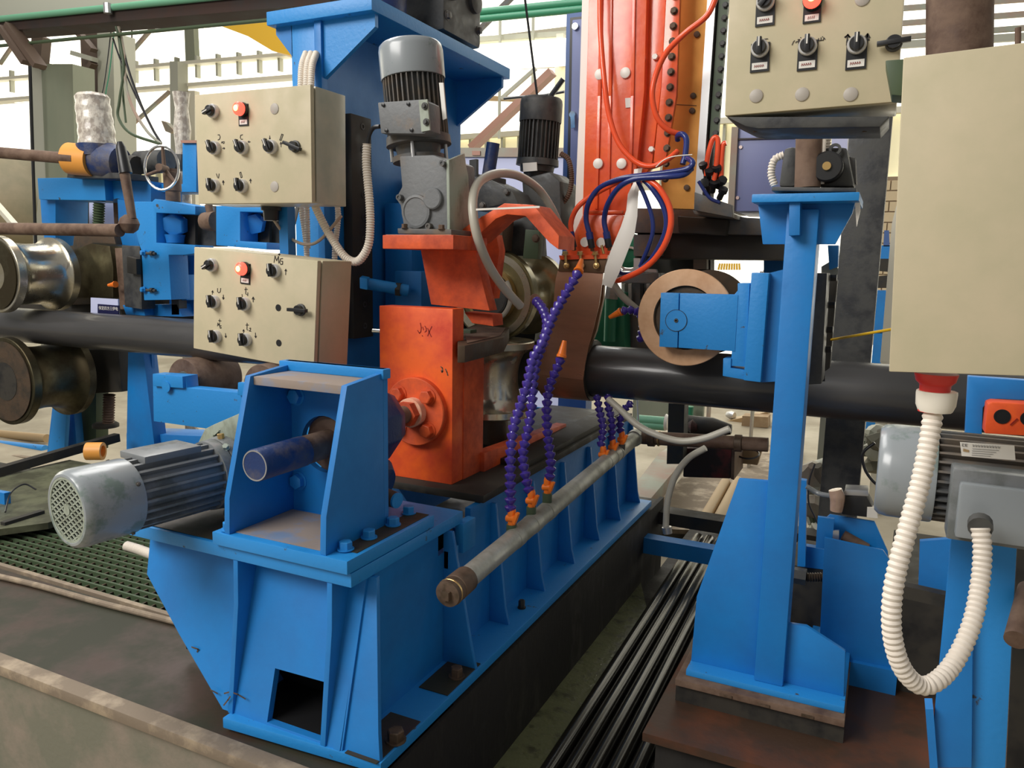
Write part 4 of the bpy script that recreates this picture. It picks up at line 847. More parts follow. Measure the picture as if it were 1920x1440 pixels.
for k, (u, v, du) in enumerate(((1072,440,4),(1107,441,3),(1139,440,3))):
    c = thing('hose_connector', ('black push-in hose connector at the left of the orange neck', 'black push-in hose connector in the middle of the orange neck', 'black push-in hose connector at the right of the orange neck')[k], 'connector', P(u, v+20, y=2.94))
    MB().cyl(P(u-2, v-5, y=2.93), P(u, v+8, y=2.93), 0.0145, n=12).make('release_ring', NAVYH, c)
    MB().cyl(P(u, v+7, y=2.93), P(u+du, v+24, y=2.935), 0.0135, n=12).make('connector_body', BLACK, c, bev=0.001)
    MB().cyl(P(u+du, v+23, y=2.935), P(u+du+1, v+29, y=2.94), 0.009, n=6).make('thread', COPD, c)
# grey air hose arching in front of the roll, and its twin at the right
hose(((976,574,2.50),(945,540,2.42),(918,500,2.34),(897,450,2.27),(887,400,2.26),(889,360,2.30),(905,336,2.38),(938,325,2.5),(975,331,2.64),(1010,355,2.8),(1035,392,2.85),(1052,430,2.9),(1068,466,2.92)), 0.0155, GREYH, 'air_hose', 'thick translucent grey hose arching in front of the top roll', n=14)
solo(MB().bar(P(893,393,y=2.24), P(1012,388,y=2.27), 0.006, 0.006), 'white_rod', WHITES, 'thin white rod lying across the grey arching hose', 'rod')
hose(((1148,528,2.99),(1165,553,3.0),(1192,578,3.05),(1215,595,3.1)), 0.014, GREYH, 'air_hose', 'short thick grey hose running behind the brass ring')
hose(((1140,748,2.95),(1165,770,2.93),(1195,797,2.9),(1230,815,2.88),(1275,827,2.88),(1320,822,2.88),(1368,804,2.88)), 0.0135, GREYH, 'air_hose', 'wet grey hose sagging across the rusty cross pipe')
hose(((1323,840,3.1),(1290,860,3.1),(1265,895,3.1),(1252,940,3.1),(1248,990,3.1)), 0.0135, GREYH, 'air_hose', 'pale grey hose standing in the trench behind the right-hand post')

# ================================================================ articulated coolant hoses
segp = [(0,0.0070),(0.0015,0.0085),(0.008,0.0125),(0.0115,0.0132),(0.013,0.0105),(0.0145,0.0072),(0.017,0.0070)]
SEG = mesh_of(MB().lathe((0,0,0), Z_, segp, 14), 'hose_segment', PURPLE)
NOZ = mesh_of(MB().lathe((0,0,0), Z_, [(0,0.0135),(0.006,0.0135),(0.008,0.0115),(0.045,0.006),(0.045,0.004),(0.03,0.004)], 16), 'nozzle', ORN)
def coolant(pts, label, s=1.0, nozzle=True, group=None, black=False):
    q = smooth_path([P(u, v, y=y) for u, v, y in pts], 12)
    t = thing('coolant_hose', label, 'coolant hose', q[0], group)
    L = [0]
    for a, b in zip(q, q[1:]): L.append(L[-1] + (b-a).length)
    step = 0.0165*s*1.5; k = int(L[-1]/step); j = 0; pos = []
    for i in range(k+1):
        tt = i*step
        while j < len(L)-2 and L[j+1] < tt: j += 1
        f_ = (tt-L[j])/max(1e-9, L[j+1]-L[j]); pos.append(q[j].lerp(q[j+1], f_))
    for a, b in zip(pos, pos[1:]):
        M = orient(a, b-a) @ Matrix.Diagonal((1.38*s,1.38*s,1.5*s,1)); inst(SEG, 'hose_segment', t, M)
    if nozzle:
        d = (q[-1]-q[-4]).normalized(); inst(NOZ, 'nozzle', t, orient(pos[-1], d) @ Matrix.Diagonal((1.25*s,1.25*s,1.25*s,1)), 'orange tapering nozzle')
    return t
coolant(((957,960,2.06),(957,910,2.06),(957,860,2.07),(962,805,2.10),(974,765,2.14),(990,715,2.18),(999,672,2.22),(1016,645,2.26),(1028,615,2.3),(1040,585,2.33),(1052,565,2.36),(1068,538,2.38),(1082,515,2.40),(1086,503,2.42)), 'long violet-blue segmented hose from the nearest orange valve up to the clamp bolts')
h2 = coolant(((993,925,2.19),(984,885,2.19),(980,850,2.2),(990,805,2.22),(997,760,2.25),(1000,715,2.28),(1008,670,2.32),(1020,640,2.36),(1026,605,2.42),(1018,580,2.46),(1006,565,2.5),(1001,561,2.52)), 'violet-blue segmented hose from the middle orange valve bending to the top roll', nozzle=False)
MB().lathe(P(1003,560,y=2.52), (P(998,557,y=2.54)-P(1003,560,y=2.52)), [(0,0.018),(0.008,0.016)], 16).make('hose_mouth', COPPER, h2, label='copper-coloured open end')
coolant(((1030,900,2.31),(1033,865,2.31),(1027,815,2.32),(1025,765,2.33),(1030,725,2.35),(1042,695,2.36),(1051,675,2.37),(1054,662,2.375)), 'short violet-blue segmented hose from the third valve, orange nozzle pointing up')
coolant(((1126,838,2.92),(1131,800,2.95),(1124,770,2.98),(1118,735,3.0)), 'far violet-blue hose rising behind the pipe, leftmost of the far trio', 1.0, False)
coolant(((1146,826,3.0),(1148,790,3.0),(1141,765,3.02),(1140,735,3.04)), 'far violet-blue hose, middle of the far trio', 1.0, False)
coolant(((1163,812,3.06),(1163,785,3.06),(1175,762,3.08),(1192,752,3.1)), 'far violet-blue hose, rightmost of the far trio, bending right', 1.0, False)
coolant(((1200,640,3.0),(1206,610,2.98),(1200,588,2.97),(1185,581,2.96),(1168,583,2.95),(1157,588,2.95)), 'violet-blue hose with orange nozzle coming out behind the brass ring', 1.0)
# manifold with its valves
xm = -0.965
MA = thing('coolant_manifold', 'grey galvanised manifold pipe with a brown iron cap, slanting beside the blue base', 'pipe', (xm,1.68,0.37))
m0, m1 = P(848,1107,x=xm), P(1192,820,x=xm); dM = (m1-m0).normalized()
MB().tube([m0, m1], 0.031, n=28, sub=0).make('manifold_pipe', GALV, MA)
MB().lathe(m0+dM*0.075, -dM, [(0,0.036),(0.06,0.037),(0.062,0.035),(0.085,0.037),(0.10,0.035),(0.102,0.028)], 28).make('end_cap', CAPB, MA)
MB().ring(m0-dM*0.004, -dM, [(0,0.0355),(0.004,0.0375),(0.008,0.0375),(0.01,0.035)], 28).make('brass_line', BRASSB, MA)
MB().obox(m0-dM*0.03, X_, dM, X_.cross(dM), 0.012, 0.01, 0.012).make('square_plug', CAPB, MA, bev=0.002)
VALB = [(959,982,2.06),(996,948,2.19),(1026,922,2.31),(1130,857,2.92),(1148,843,3.0),(1165,828,3.06)]
names = ('nearest the brown cap','second from the brown cap','third from the brown cap','first of the far trio','middle of the far trio','last of the far trio before the elbow')
for k, (u, v, y) in enumerate(VALB):
    b0 = P(u, v+14, y=y); a0 = P(u, v-22, y=y); s = 1.0
    t = thing('hose_valve', 'orange plastic hose valve on the galvanised manifold, ' + names[k], 'valve', b0)
    MB().cyl(b0-Z_*0.012, b0+Z_*0.022, 0.016, n=16).make('brass_adapter', OLIVE if k < 3 else CHAR, t, bev=0.001)
    MB().lathe(b0+Z_*0.022, Z_, [(0,0.012),(0.014,0.012),(0.016,0.009),(0.024,0.009),(0.028,0.013),(0.045,0.013),(0.055,0.010)], 16).make('valve_body', ORN, t)
    MB().obox(b0+Vector((0.019,-0.01,0.048)), (0.35,0,1), Y_, (1,0,-0.35), 0.018, 0.009, 0.005).make('valve_handle', ORN, t, bev=0.002)
    MB().cyl(b0+Vector((-0.014,-0.002,0.04)), b0+Vector((0.016,-0.008,0.044)), 0.011, n=14).make('valve_plug', ORN, t)
    MB().ring(m0+dM*((y-m0.y)/dM.y), dM, [(-0.02,0.03),(-0.02,0.0325),(0.02,0.0325),(0.02,0.03)], 24).make('weld_saddle', GALV, t)
CP = thing('cross_pipe', 'rusty pipe with couplings running right from the manifold elbow', 'pipe', P(1300,830,y=3.25))
e0, e1 = m1, P(1440,834,y=m1.y+0.02)
MB().lathe(m1-dM*0.03, dM, [(0,0.036),(0.03,0.038),(0.05,0.034),(0.06,0.02)], 24).make('elbow', GALV, CP)
MB().tube([e0+Vector((0.02,0.01,0)), e1], 0.030, n=24, sub=0).make('rusty_pipe', RUST, CP)
for f_ in (0.12, 0.48): 
    c = e0.lerp(e1, f_ if f_ < 0.3 else 0.78); MB().lathe(c, e1-e0, [(-0.012,0.033),(-0.01,0.037),(0.018,0.037),(0.02,0.033)], 24).make('coupling', CAPB, CP)
MB().lathe(e0.lerp(e1,0.18), e1-e0, [(0,0.034),(0.006,0.034)], 24).make('yellow_band', BRASSB, CP)
# ================================================================ brass ring roller and its blue post
RR = thing('ring_roller', 'big roller with a flat tan brass ring face on the pipe beside the blue post', 'roller', P(1285,690,y=2.86))
rc = P(1284,596,y=2.865); Rr = 92*px_size(rc)*0.985; Ri = 0.665*Rr
MB().ring(rc, Y_, [(0,Ri),(0,Rr-0.002),(0.002,Rr),(0.012,Rr),(0.02,Rr-0.004),(0.02,Ri)], 72).make('brass_ring', BRASSF, RR, label='tan brass ring face')
pr_ = [(0.02, Rr-0.003)] + [(0.02+0.40*t/10, Rr-0.003-0.075*math.sqrt(max(0,1-(t/5-1)**2))) for t in range(1,10)] + [(0.42, Rr-0.003), (0.42,0.05)]
MB().lathe(rc, Y_, [(0.02,0.05)]+pr_, 56).make('roll_body', STEELD, RR)
MB().lathe(rc+Vector((0,0.022,0)), -Y_, [(0,Ri*0.97),(0.006,Ri*0.95),(0.006,0.03)], 48).make('bearing_face', STEELD, RR)
AR = thing('bearing_bracket', 'blue split bearing arm with a round pin cap holding the ring roller', 'arm', P(1330,650,y=2.82))
ya = 2.80
py([(1239,549),(1273,550),(1270,652),(1236,650)], ya, 0.06).make('cap_half', BLUEW, AR, bev=0.0015)
py([(1275,550),(1384,553),(1378,659),(1272,652)], ya, 0.06).make('arm_half', BLUEW, AR, bev=0.0015)
py([(1377,552),(1383,545),(1383,531),(1406,531),(1398,688),(1370,686),(1372,659),(1370,558)], ya+0.002, 0.10).make('clamp_jaw', BLUEW, AR, bev=0.002)
c = P(1268,601,y=ya); MB().lathe(c, -Y_, [(0,0.038),(0.002,0.038)], 40).make('pin_cap', BLUEW, AR, label='round blue pin cap')
MB().ring(c, -Y_, [(0.001,0.0385),(0.0026,0.0385),(0.0026,0.040),(0.001,0.040)], 40).make('pin_groove', VOID, AR)
MB().lathe(c+Vector((0,-0.002,0)), -Y_, [(0,0.008),(0.003,0.007),(0.003,0.003),(-0.001,0.003)], 16).make('centre_screw', CHAR, AR)
py([(1356,672),(1371,672),(1370,690),(1396,694),(1395,712),(1355,705)], ya-0.004, 0.09).make('lower_jaw', BLUEW, AR, bev=0.002)
py([(1409,511),(1442,512),(1426,717),(1394,713)], ya-0.01, 0.10).make('slide_plate', BLUEW, AR, bev=0.003)
py([(1442,512),(1470,505),(1460,715),(1426,717)], ya+0.03, 0.06).make('slide_back', BLUE, AR)
PS = thing('support_post', 'tall blue square post with gusseted top plate and flared foot', 'post', (-0.22, 2.33, 0.0))
yp = 2.28
a = P(1476,450,y=yp); b = P(1536,450,y=yp); c = P(1411,1245,y=yp); d_ = P(1466,1262,y=yp)
xl, xr2 = (a.x+c.x)/2, (b.x+d_.x)/2 ; ztop = P(1500,392,y=yp).z; zb0 = 0.02
MB().box(xl, xr2, yp, yp+0.10, zb0, ztop).make('post_tube', BLUE, PS, bev=0.006)
f1 = P(1300,1216,y=yp+0.03)
MB().prism([Vector(p) for p in ((xl,yp+0.03,zb0),(P(1297,1215,y=yp+0.03).x,yp+0.03,zb0),(P(1303,1175,y=yp+0.03).x,yp+0.03,P(1303,1118,y=yp+0.03).z),(P(1385,898,y=yp+0.03).x,yp+0.03,P(1385,898,y=yp+0.03).z),(xl,yp+0.03,P(1410,898,y=yp+0.03).z))], (0,0.018,0)).make('foot_gusset', BLUE, PS, bev=0.002)
q = [P(u,v,y=yp+0.03) for u,v in ((1478,1170),(1512,1175),(1585,1222),(1585,1275),(1470,1250))]; q[3].z = zb0; q[4].z = zb0
MB().prism(q, (0,0.018,0)).make('foot_gusset', BLUE, PS, bev=0.002)
MB().box(P(1292,1220,y=yp).x, P(1588,1280,y=yp).x, yp-0.03, yp+0.35, 0.0, zb0).make('foot_plate', BLUEW, PS, bev=0.003)
tp = [P(1410,362,y=yp-0.06), P(1612,362,y=yp-0.06)]; zt_ = P(1510,362,y=yp-0.06).z; zt0 = P(1510,378,y=yp-0.06).z
MB().box(tp[0].x, tp[1].x, yp-0.06, yp+0.24, zt0, zt_).make('top_plate', BLUEW, PS, bev=0.003)
py([(1421,381),(1603,381),(1598,400),(1566,458),(1430,458)], yp+0.03, 0.016).make('top_gusset', BLUE, PS, bev=0.002)
MB().bar(P(1492,380,y=yp-0.02), P(1491,442,y=yp-0.02), 0.028, 0.05, Y_).make('front_rib', BLUE, PS, bev=0.002)
py([(1603,380),(1612,362),(1613,395),(1606,425)], yp+0.0, 0.012).make('loose_liner', WHITES, PS)
BK = thing('bolted_backing', 'dark bolted steel backing strip just right of the blue post', 'backing plate', P(1535,700,y=2.45))
py([(1515,512),(1551,512),(1540,720),(1500,722)], 2.44, 0.12).make('strip', CHAR, BK, bev=0.003)
py([(1551,512),(1570,525),(1556,690),(1542,700)], 2.62, 0.05).make('strip', VOID, BK, bev=0.003)
for u, v in ((1563,521),(1560,572),(1556,618),(1553,655),(1541,709)): MB().cyl(P(u-6,v,y=2.56), P(u+6,v,y=2.56), 0.011, n=6).make('side_bolt', BLACK, BK)
# stacked rusty plates under the post
PB = thing('packing_plates', 'stack of rust-brown packing plates under the foot of the blue post', 'plate', (-0.25,2.4,-0.08))
xA, xB = P(1268,1245,y=2.22).x, P(1588,1310,y=2.22).x
MB().box(xA, xB, 2.215, 2.68, -0.022, 0.0).make('upper_plate', RUST, PB, bev=0.003)
MB().box(xA, xB, 2.232, 2.65, -0.08, -0.022).make('shadow_block', VOID, PB)
for u in (1363,1435,1520): MB().box(P(u-12,1270,y=2.213).x, P(u+12,1270,y=2.213).x, 2.212, 2.216, -0.018, -0.010).make('weld_tack', CAPB, PB)

# ================================================================ gear motor and stub post over the blue post
GM = thing('small_gear_motor', 'small black gear motor with a round end cap on top of the blue post', 'motor', (-0.12, 2.4, ztop+0.03))
zt2 = P(1510,352,y=yp).z
py([(1448,350),(1606,352),(1606,360),(1446,358)], yp-0.02, 0.22).make('base_plate', CHAR, GM, bev=0.003)
py([(1470,278),(1492,274),(1492,350),(1460,350)], yp+0.04, 0.1).make('gear_housing', CHAR, GM, bev=0.01)
py([(1545,276),(1588,276),(1602,350),(1535,350)], yp+0.05, 0.12).make('gear_housing', CHAR, GM, bev=0.01)
cc = P(1553,316,y=yp+0.05)
MB().lathe(cc, -Y_, [(0,0.040),(0.05,0.040),(0.055,0.036),(0.055,0.012)], 36).make('end_cap', BLACK, GM)
MB().lathe(cc+Vector((0,-0.05,0)), -Y_, [(0,0.012),(0.012,0.011)], 16).make('shaft_end', BRASSB, GM, label='tan shaft end')
MB().ring(P(1566,281,y=yp+0.04), -Y_, [(0,0.009),(0.01,0.009),(0.01,0.016),(0,0.016)], 20).make('lifting_eye', CHAR, GM)
py([(1577,292),(1604,295),(1606,345),(1588,340)], yp+0.12, 0.06).make('fan_cover', GREYD, GM, bev=0.004)
MB().tube([P(1470,290,y=yp+0.1), P(1452,300,y=yp+0.1), P(1446,325,y=yp+0.1), P(1452,348,y=yp+0.1)], 0.010, n=12, rib=0.0016, pitch=0.008).make('conduit', WHITEC, GM)
ST = thing('panel_stub_post', 'short brown round post and black channel holding up the upper right panel', 'post', P(1515,350,y=1.75))
MB().cyl(P(1514,352,y=yp+0.02), P(1518,228,y=yp+0.02), 0.034, n=28).make('round_post', RUST, ST)
MB().cyl(P(1541,345,y=yp+0.02), P(1546,240,y=yp+0.02), 0.006, n=10).make('white_wire', WHITEC, ST)
MB().tube([P(1550,280,y=yp+0.1), P(1551,240,y=yp+0.1)], 0.010, n=12, rib=0.0016, pitch=0.008).make('conduit', WHITEC, ST)
py([(1362,219),(1668,218),(1650,238),(1420,241),(1398,237)], 1.602, 0.14).make('channel', CHAR, ST, bev=0.003)
for u in (1416,1621): MB().cyl(P(u,228,y=1.65), P(u,248,y=1.65), 0.004, n=8).make('hanging_bolt', CAPB, ST)
# ---------------- right-hand control boxes
b3, TL, U, V, w3, h3, L3 = cbox('control_box', 'large beige control panel cut by the top edge, black knobs with paper labels', (1371,-95), (1702,-95), (1350,218), 1.60, 0.15, -1.0)
s3 = px_size(TL)
for u, v, a in ((1436,5,40),(1426,92,0),(1515,88,0),(1607,85,0)):
    x, z = L3(u, v); selector(b3, x, z, a, 1.05, plate=1)
x, z = L3(1524,3); lamp(b3, x, z, 1.1)
for u, v in ((1418,180),(1504,177),(1595,177),(1617,-2)): x, z = L3(u, v); plug(b3, x, z, 0.95)
x, z = L3(1676,82); isolator(b3, x, z, 0.8, 3)
ink(b3, L3, 1430,74, arrow(-20,0,9,0,4), 1.3, s=s3)
ink(b3, L3, 1494,78, [[(-8,-5),(-6,0),(-4,2)],[(-2,-2),(0,0),(4,-1),(5,3),(2,3),(3,0)],[(6,6),(7,6)]], 1.2, s=s3)
ink(b3, L3, 1538,75, [[(8,0),(6,3),(5,-1),(1,-1),(1,4)],[(1,-1),(-3,-1),(-3,3)],[(-3,-1),(-6,-2),(-8,1)],[(3,5),(4,5)]], 1.2, s=s3)
ink(b3, L3, 1588,76, arrow(1,12,0,-2,5)+[[(0,-8),(0,-3)],[(-4,6),(1,9),(5,5)]], 2.0, s=s3); ink(b3, L3, 1625,73, arrow(1,10,0,-2,6)+[[(1,-8),(1,8)],[(-2,-2),(4,-2)]], 2.6, s=s3)
b4 = thing('terminal_cabinet', 'big plain beige cabinet at the right edge with a red plug below', 'cabinet', P(1692,400,y=1.3))
TL4 = P(1694,108,y=1.28); BL4 = P(1667,697,y=1.28); BR4 = P(2060,709,y=1.28); TR4 = P(2060,62,y=1.28)
MB().prism([TL4, TR4, BR4, BL4], (0,0.02,0)).make('door', BEIGE, b4, bev=0.002)
bk = [p + Vector((0.01,0.02,0)) for p in (TL4, TR4, BR4, BL4)]
MB().prism(bk, (0,0.15,0)).make('cabinet_body', BEIGE, b4, bev=0.002)
py([(1660,113),(1698,110),(1696,180),(1672,178)], 1.34, 0.06).make('hinge_bracket', OLIVE, b4, bev=0.002, label='dark green side bracket')
solo(MB().cyl(P(1908,140,y=1.55), P(1909,52,y=1.55), 0.0045, n=10), 'thin_rod', RUST, 'thin brown rod sticking up behind the beige cabinet', 'rod')
# red plug and corrugated conduit
RP = thing('red_plug', 'red industrial plug with a cream collar under the beige cabinet', 'plug', P(1757,745,y=1.33))
MB().lathe(P(1756,700,y=1.35), -Z_, [(0,0.031),(0.012,0.028),(0.018,0.022),(0.045,0.021),(0.06,0.021)], 28).make('plug_body', REDP, RP)
MB().lathe(P(1757,733,y=1.35), -Z_, [(0,0.0285),(0.004,0.029),(0.022,0.028),(0.032,0.024),(0.034,0.014)], 12).make('collar_nut', WHITEF, RP)
CC = thing('hanging_conduit', 'thick white corrugated conduit looping from the red plug to the grey motor', 'conduit', P(1730,1290,y=1.35))
MB().tube([P(u,v,y=y) for u,v,y in ((1750,770,1.35),(1743,820,1.34),(1727,900,1.32),(1708,970,1.30),(1686,1050,1.28),(1673,1120,1.27),(1673,1190,1.27),(1690,1250,1.28),(1722,1284,1.3),(1755,1278,1.32),(1790,1240,1.36),(1822,1170,1.40),(1838,1090,1.44),(1842,1030,1.46),(1838,990,1.47))], 0.0138, n=18, rib=0.0012, pitch=0.0098).make('corrugated_conduit', WHITEC, CC)

# ================================================================ grey motor at the right edge
yq = 1.66; pm = P(1645,878,y=yq+0.02)
mR, x, y, d = motor('drive_motor', 'big grey horizontal motor at the right edge with terminal box and rating label', pm, X_, 0.092, 0.10, 0.30, GREYCAP, GREYD, -Y_, nf=30, skip=((-1,-1),))
MB().obox(Vector((P(1790,900,y=yq-0.12).x+0.085, pm.y-0.10, pm.z-0.02)), X_, Y_, Z_, 0.088, 0.028, 0.066).make('terminal_box', GREYM, mR, bev=0.006)
MB().obox(Vector((P(1802,900,y=yq-0.13).x+0.075, pm.y-0.135, pm.z-0.025)), X_, Y_, Z_, 0.075, 0.012, 0.050).make('terminal_lid', GREYCAP, mR, bev=0.006)
lb = MB().prism([P(1800,829,y=yq-0.118), P(1902,836,y=yq-0.118), P(1904,863,y=yq-0.118), P(1803,855,y=yq-0.118)], (0,0.0015,0)).make('rating_label', LABELP, mR, label='white rating sticker')
O_ = P(1803,834,y=yq-0.1182); s = px_size(O_); ux = (P(1902,840.5,y=yq-0.1182)-O_).normalized()
stroke(mR, pxl([[(4,2),(1,2),(1,-2),(4,-2)],[(9,2),(6,2),(6,-2),(9,-2)],[(6,0),(8,0)]], s), 0.9*s, INKB, O_, ux, Z_, -Y_, 'label_print')
stroke(mR, pxl([[(18+i*4.5, 2),(19+i*4.5,-2),(21+i*4.5,1)] for i in range(10)]+[[(18,-6-k*4),(60-k*4,-6-k*4)] for k in range(4)], s), 0.7*s, INKB, O_, ux, Z_, -Y_, 'label_print')
stroke(mR, pxl([[(4,-8),(12,-10)],[(4,-11),(12,-12)]], s), 2.2*s, CARDB, O_, ux, Z_, -Y_, 'label_logo')
MB().cyl(P(1838,990,y=1.47), P(1838,980,y=1.49), 0.019, n=14).make('cable_gland', CHAR, mR)
# ================================================================ blue frame with the orange block
FR = thing('wedge_leg_stand', 'blue welded frame with tall wedge legs at the right edge under the grey motor', 'frame', (0.25,1.95,-0.08))
yfm = 1.95
py([(1816,706),(2050,722),(2050,757),(1870,748),(1852,752),(1843,765),(1838,900),(1806,900)], yfm, 0.03).make('head_plate', BLUE, FR, bev=0.002)
py([(1838,752),(2050,760),(2050,830),(1836,810)], yfm+0.05, 0.01).make('dark_opening', CHAR, FR)
legz = -0.10
L1p = [P(1786,985,y=1.86), P(1826,985,y=1.86), P(1822,1440,y=1.86), P(1743,1440,y=1.86)]
MB().prism(L1p, (0,0.012,0)).make('front_leg', BLUE, FR, bev=0.002)
py([(1826,985),(1908,1000),(1885,1440),(1822,1445)], 1.88, 0.012).make('side_leg', BLUEW, FR, bev=0.002)
py([(1735,1330),(1750,1330),(1760,1460),(1745,1460)], 1.84, 0.05).make('foot', BLUE, FR)
py([(1725,1015),(1790,1010),(1788,1110),(1722,1110)], 2.35, 0.02).make('inner_plate', BLUE, FR)
MB().box(P(1668,1200,y=2.62).x, P(1800,1200,y=2.62).x, 2.62, 3.2, -0.08, P(1700,1100,y=2.62).z).make('shadow_body', VOID, FR)  # black block standing in for the shadow beside the guide stand
py([(1908,1010),(2000,1010),(2000,1460),(1888,1460)], 2.2, 0.02).make('dark_back', VOID, FR)
OB = thing('orange_guide_block', 'small orange guide block with two dark round holes at the right edge', 'block', P(1900,800,y=1.9))
py([(1852,757),(1862,754),(2000,762),(2000,822),(1846,813)], 1.90, 0.06).make('block', ORANGE, OB, bev=0.004)
for u, v in ((1879,781),(1929,785)):
    MB().lathe(P(u,v,y=1.899), -Y_, [(0,0.0155),(0.001,0.0155),(0.001,0.012),(-0.004,0.012)], 24).make('bushing', BLACK, OB)
stroke(OB, pxl([[(24,-2),(15,-14)]], px_size(P(1879,781,y=1.9))), 0.003, INKR, P(1879,781,y=1.898), X_, Z_, -Y_, 'pen_mark')
solo(MB().cyl(P(1930,1105,y=1.9), P(1905,1200,y=1.75), 0.022, n=20), 'rusty_bar', RUST, 'short rusty bar end at the right edge beside the blue leg', 'bar')
solo(MB().bar(P(1690,1105,y=2.3), P(1800,1130,y=2.3), 0.035, 0.035), 'black_bar', VOID, 'black bar crossing behind the hanging white conduit', 'bar')
# ================================================================ small blue guide stand behind
GS = thing('guide_stand', 'small blue guide stand with a slotted upper cheek between the blue post and grey motor', 'stand', P(1610,1270,y=2.6))
py([(1546,1008),(1656,1032),(1668,1050),(1676,1288),(1534,1258)], 2.60, 0.012).make('front_cheek', BLUE, GS, bev=0.002)
py([(1548,972),(1556,965),(1640,978),(1665,1035),(1672,1290),(1648,1285),(1645,1060),(1560,1030),(1545,1028)], 2.68, 0.012).make('rear_cheek', BLUE, GS, bev=0.002)
MB().bar(P(1549,970,y=2.64), P(1545,1028,y=2.64), 0.05, 0.016, Y_).make('end_web', BLUE, GS)
py([(1562,995),(1573,995),(1573,1022),(1560,1022)], 2.63, 0.01).make('shim', SILVER, GS)
MB().cyl(P(1580,1005,y=2.66), P(1625,1030,y=2.66), 0.02).make('pin', RUST, GS)
MB().box(P(1510,1270,y=2.58).x, P(1680,1290,y=2.58).x, 2.58, 3.0, -0.08, 0.0).make('base_plate', BLUE, GS)
MB().box(P(1478,1100,y=2.8).x, P(1545,1100,y=2.8).x, 2.8, 3.1, -0.08, P(1500,1062,y=2.8).z).make('dark_core', VOID, GS)
MB().tube([P(1486,1078,y=2.66), P(1510,1082,y=2.66), P(1545,1082,y=2.66)], 0.014, n=12, rib=0.002, pitch=0.008).make('spring_screw', STEELD, GS)
MB().lathe(P(1500,1080,y=2.66), X_, [(-0.02,0.028),(0.02,0.028)], 6).make('adjusting_nut', CHAR, GS)
LV = thing('limit_switch', 'black switch box with a clear cover and tape-wrapped cable on the guide stand', 'switch', P(1600,960,y=2.7))
py([(1580,930),(1625,930),(1642,962),(1640,972),(1578,965)], 2.66, 0.08).make('switch_body', VOID, LV, bev=0.005)
py([(1584,918),(1628,920),(1628,931),(1584,929)], 2.66, 0.07).make('clear_cover', SILVER, LV, bev=0.003)
py([(1626,952),(1642,952),(1646,972),(1625,970)], 2.65, 0.03).make('white_clip', WHITEF, LV)
MB().tube([P(1566,918,y=2.64), P(1570,935,y=2.64), P(1568,958,y=2.64)], lambda f: 0.024-0.008*abs(f-0.4), n=12).make('tape_wrap', GLASSY, LV)
MB().tube([P(1512,912,y=2.7), P(1535,925,y=2.7), P(1560,930,y=2.66)], 0.008, n=10).make('cable', GREYM, LV)
solo(MB().tube([P(u,v,y=2.75) for u,v in ((1528,870),(1518,900),(1516,940),(1528,970),(1535,985))], 0.003), 'thin_cable', BLACKH, 'thin black cable dangling in the gap right of the blue post', 'cable')
solo(MB().tube([P(u,v,y=3.3) for u,v in ((1640,830),(1618,850),(1622,880),(1640,905),(1665,920))], 0.006), 'thick_cable', BLACKH, 'black cable curving behind the grey motor cover', 'cable')
# blue lower frame left of the guide stand and cross beams in the trench
LF = thing('lower_frame', 'dark blue low frame and black cross beam between the base end and the blue post', 'frame', P(1280,1030,y=3.7))
MB().box(P(1195,1015,y=3.72).x, P(1540,1040,y=3.72).x, 3.72, 3.80, P(1250,1045,y=3.72).z, P(1250,1016,y=3.72).z).make('blue_beam', BLUE, LF)
MB().box(P(1196,965,y=4.0).x, P(1560,965,y=4.0).x, 4.0, 4.12, P(1250,985,y=4.0).z, P(1250,962,y=4.0).z).make('black_beam', VOID, LF)
py([(1500,900),(1512,902),(1510,1062),(1495,1062)], 2.75, 0.03).make('upright', BLUE, LF)
py([(1498,1022),(1545,1030),(1545,1068),(1496,1062)], 2.8, 0.03).make('brace', BLUE, LF)
# black rods in the trench
for i in range(6):
    x0 = -0.82 + i*0.062
    solo(MB().lathe((x0 + 0.02, 1.0, -0.30), Vector((-0.02,1,0)), [(0,0.028),(3.35,0.028)], 20), 'steel_rod', ROD, ('leftmost', 'second from the left', 'third from the left', 'fourth from the left', 'fifth from the left', 'rightmost')[i] + ' of the six wet black rods lying along the trench', 'rod', group='black rods in the trench')
solo(MB().tube([P(1250,988,y=3.08), P(1252,1000,y=3.08)], 0.02, n=12), 'hose_clamp', SILVER, 'worm-drive clamp on the pale grey hose foot in the trench', 'clamp')
# ================================================================ forming rolls at the left
FL = thing('top_forming_roll', 'big oily hourglass forming roll above the pipe at the left edge', 'roll', (-4.85,3.1,0.91))
hour((-4.92,2.93,1.13), Y_, 0.235, 0.19, 0.40, 0.05, k=12).make('roll_body', POLISH, FL)
MB().ring((-4.92,2.928,1.13), -Y_, [(0,0.10),(0.006,0.10),(0.006,0.215),(0,0.215)], 48).make('end_face', ROLLG, FL)
FL2 = thing('bottom_forming_roll', 'big oily hourglass forming roll under the pipe at the left edge', 'roll', (-4.85,3.1,0.2))
hour((-4.90,2.93,0.47), Y_, 0.275, 0.20, 0.42, 0.05, k=12).make('roll_body', ROLLG, FL2)
MB().ring((-4.90,2.928,0.47), -Y_, [(0,0.12),(0.006,0.12),(0.006,0.25),(0,0.25)], 48).make('end_face', STEELD, FL2)
MB().lathe((-4.90,2.92,0.47), Y_, [(0,0.12),(0.02,0.12)], 32).make('bearing_cover', VOID, FL2)
CK = thing('bearing_chocks', 'dark green oily bearing chocks and spindles right of the left forming rolls', 'bearing housing', (-4.4,3.5,0.2))
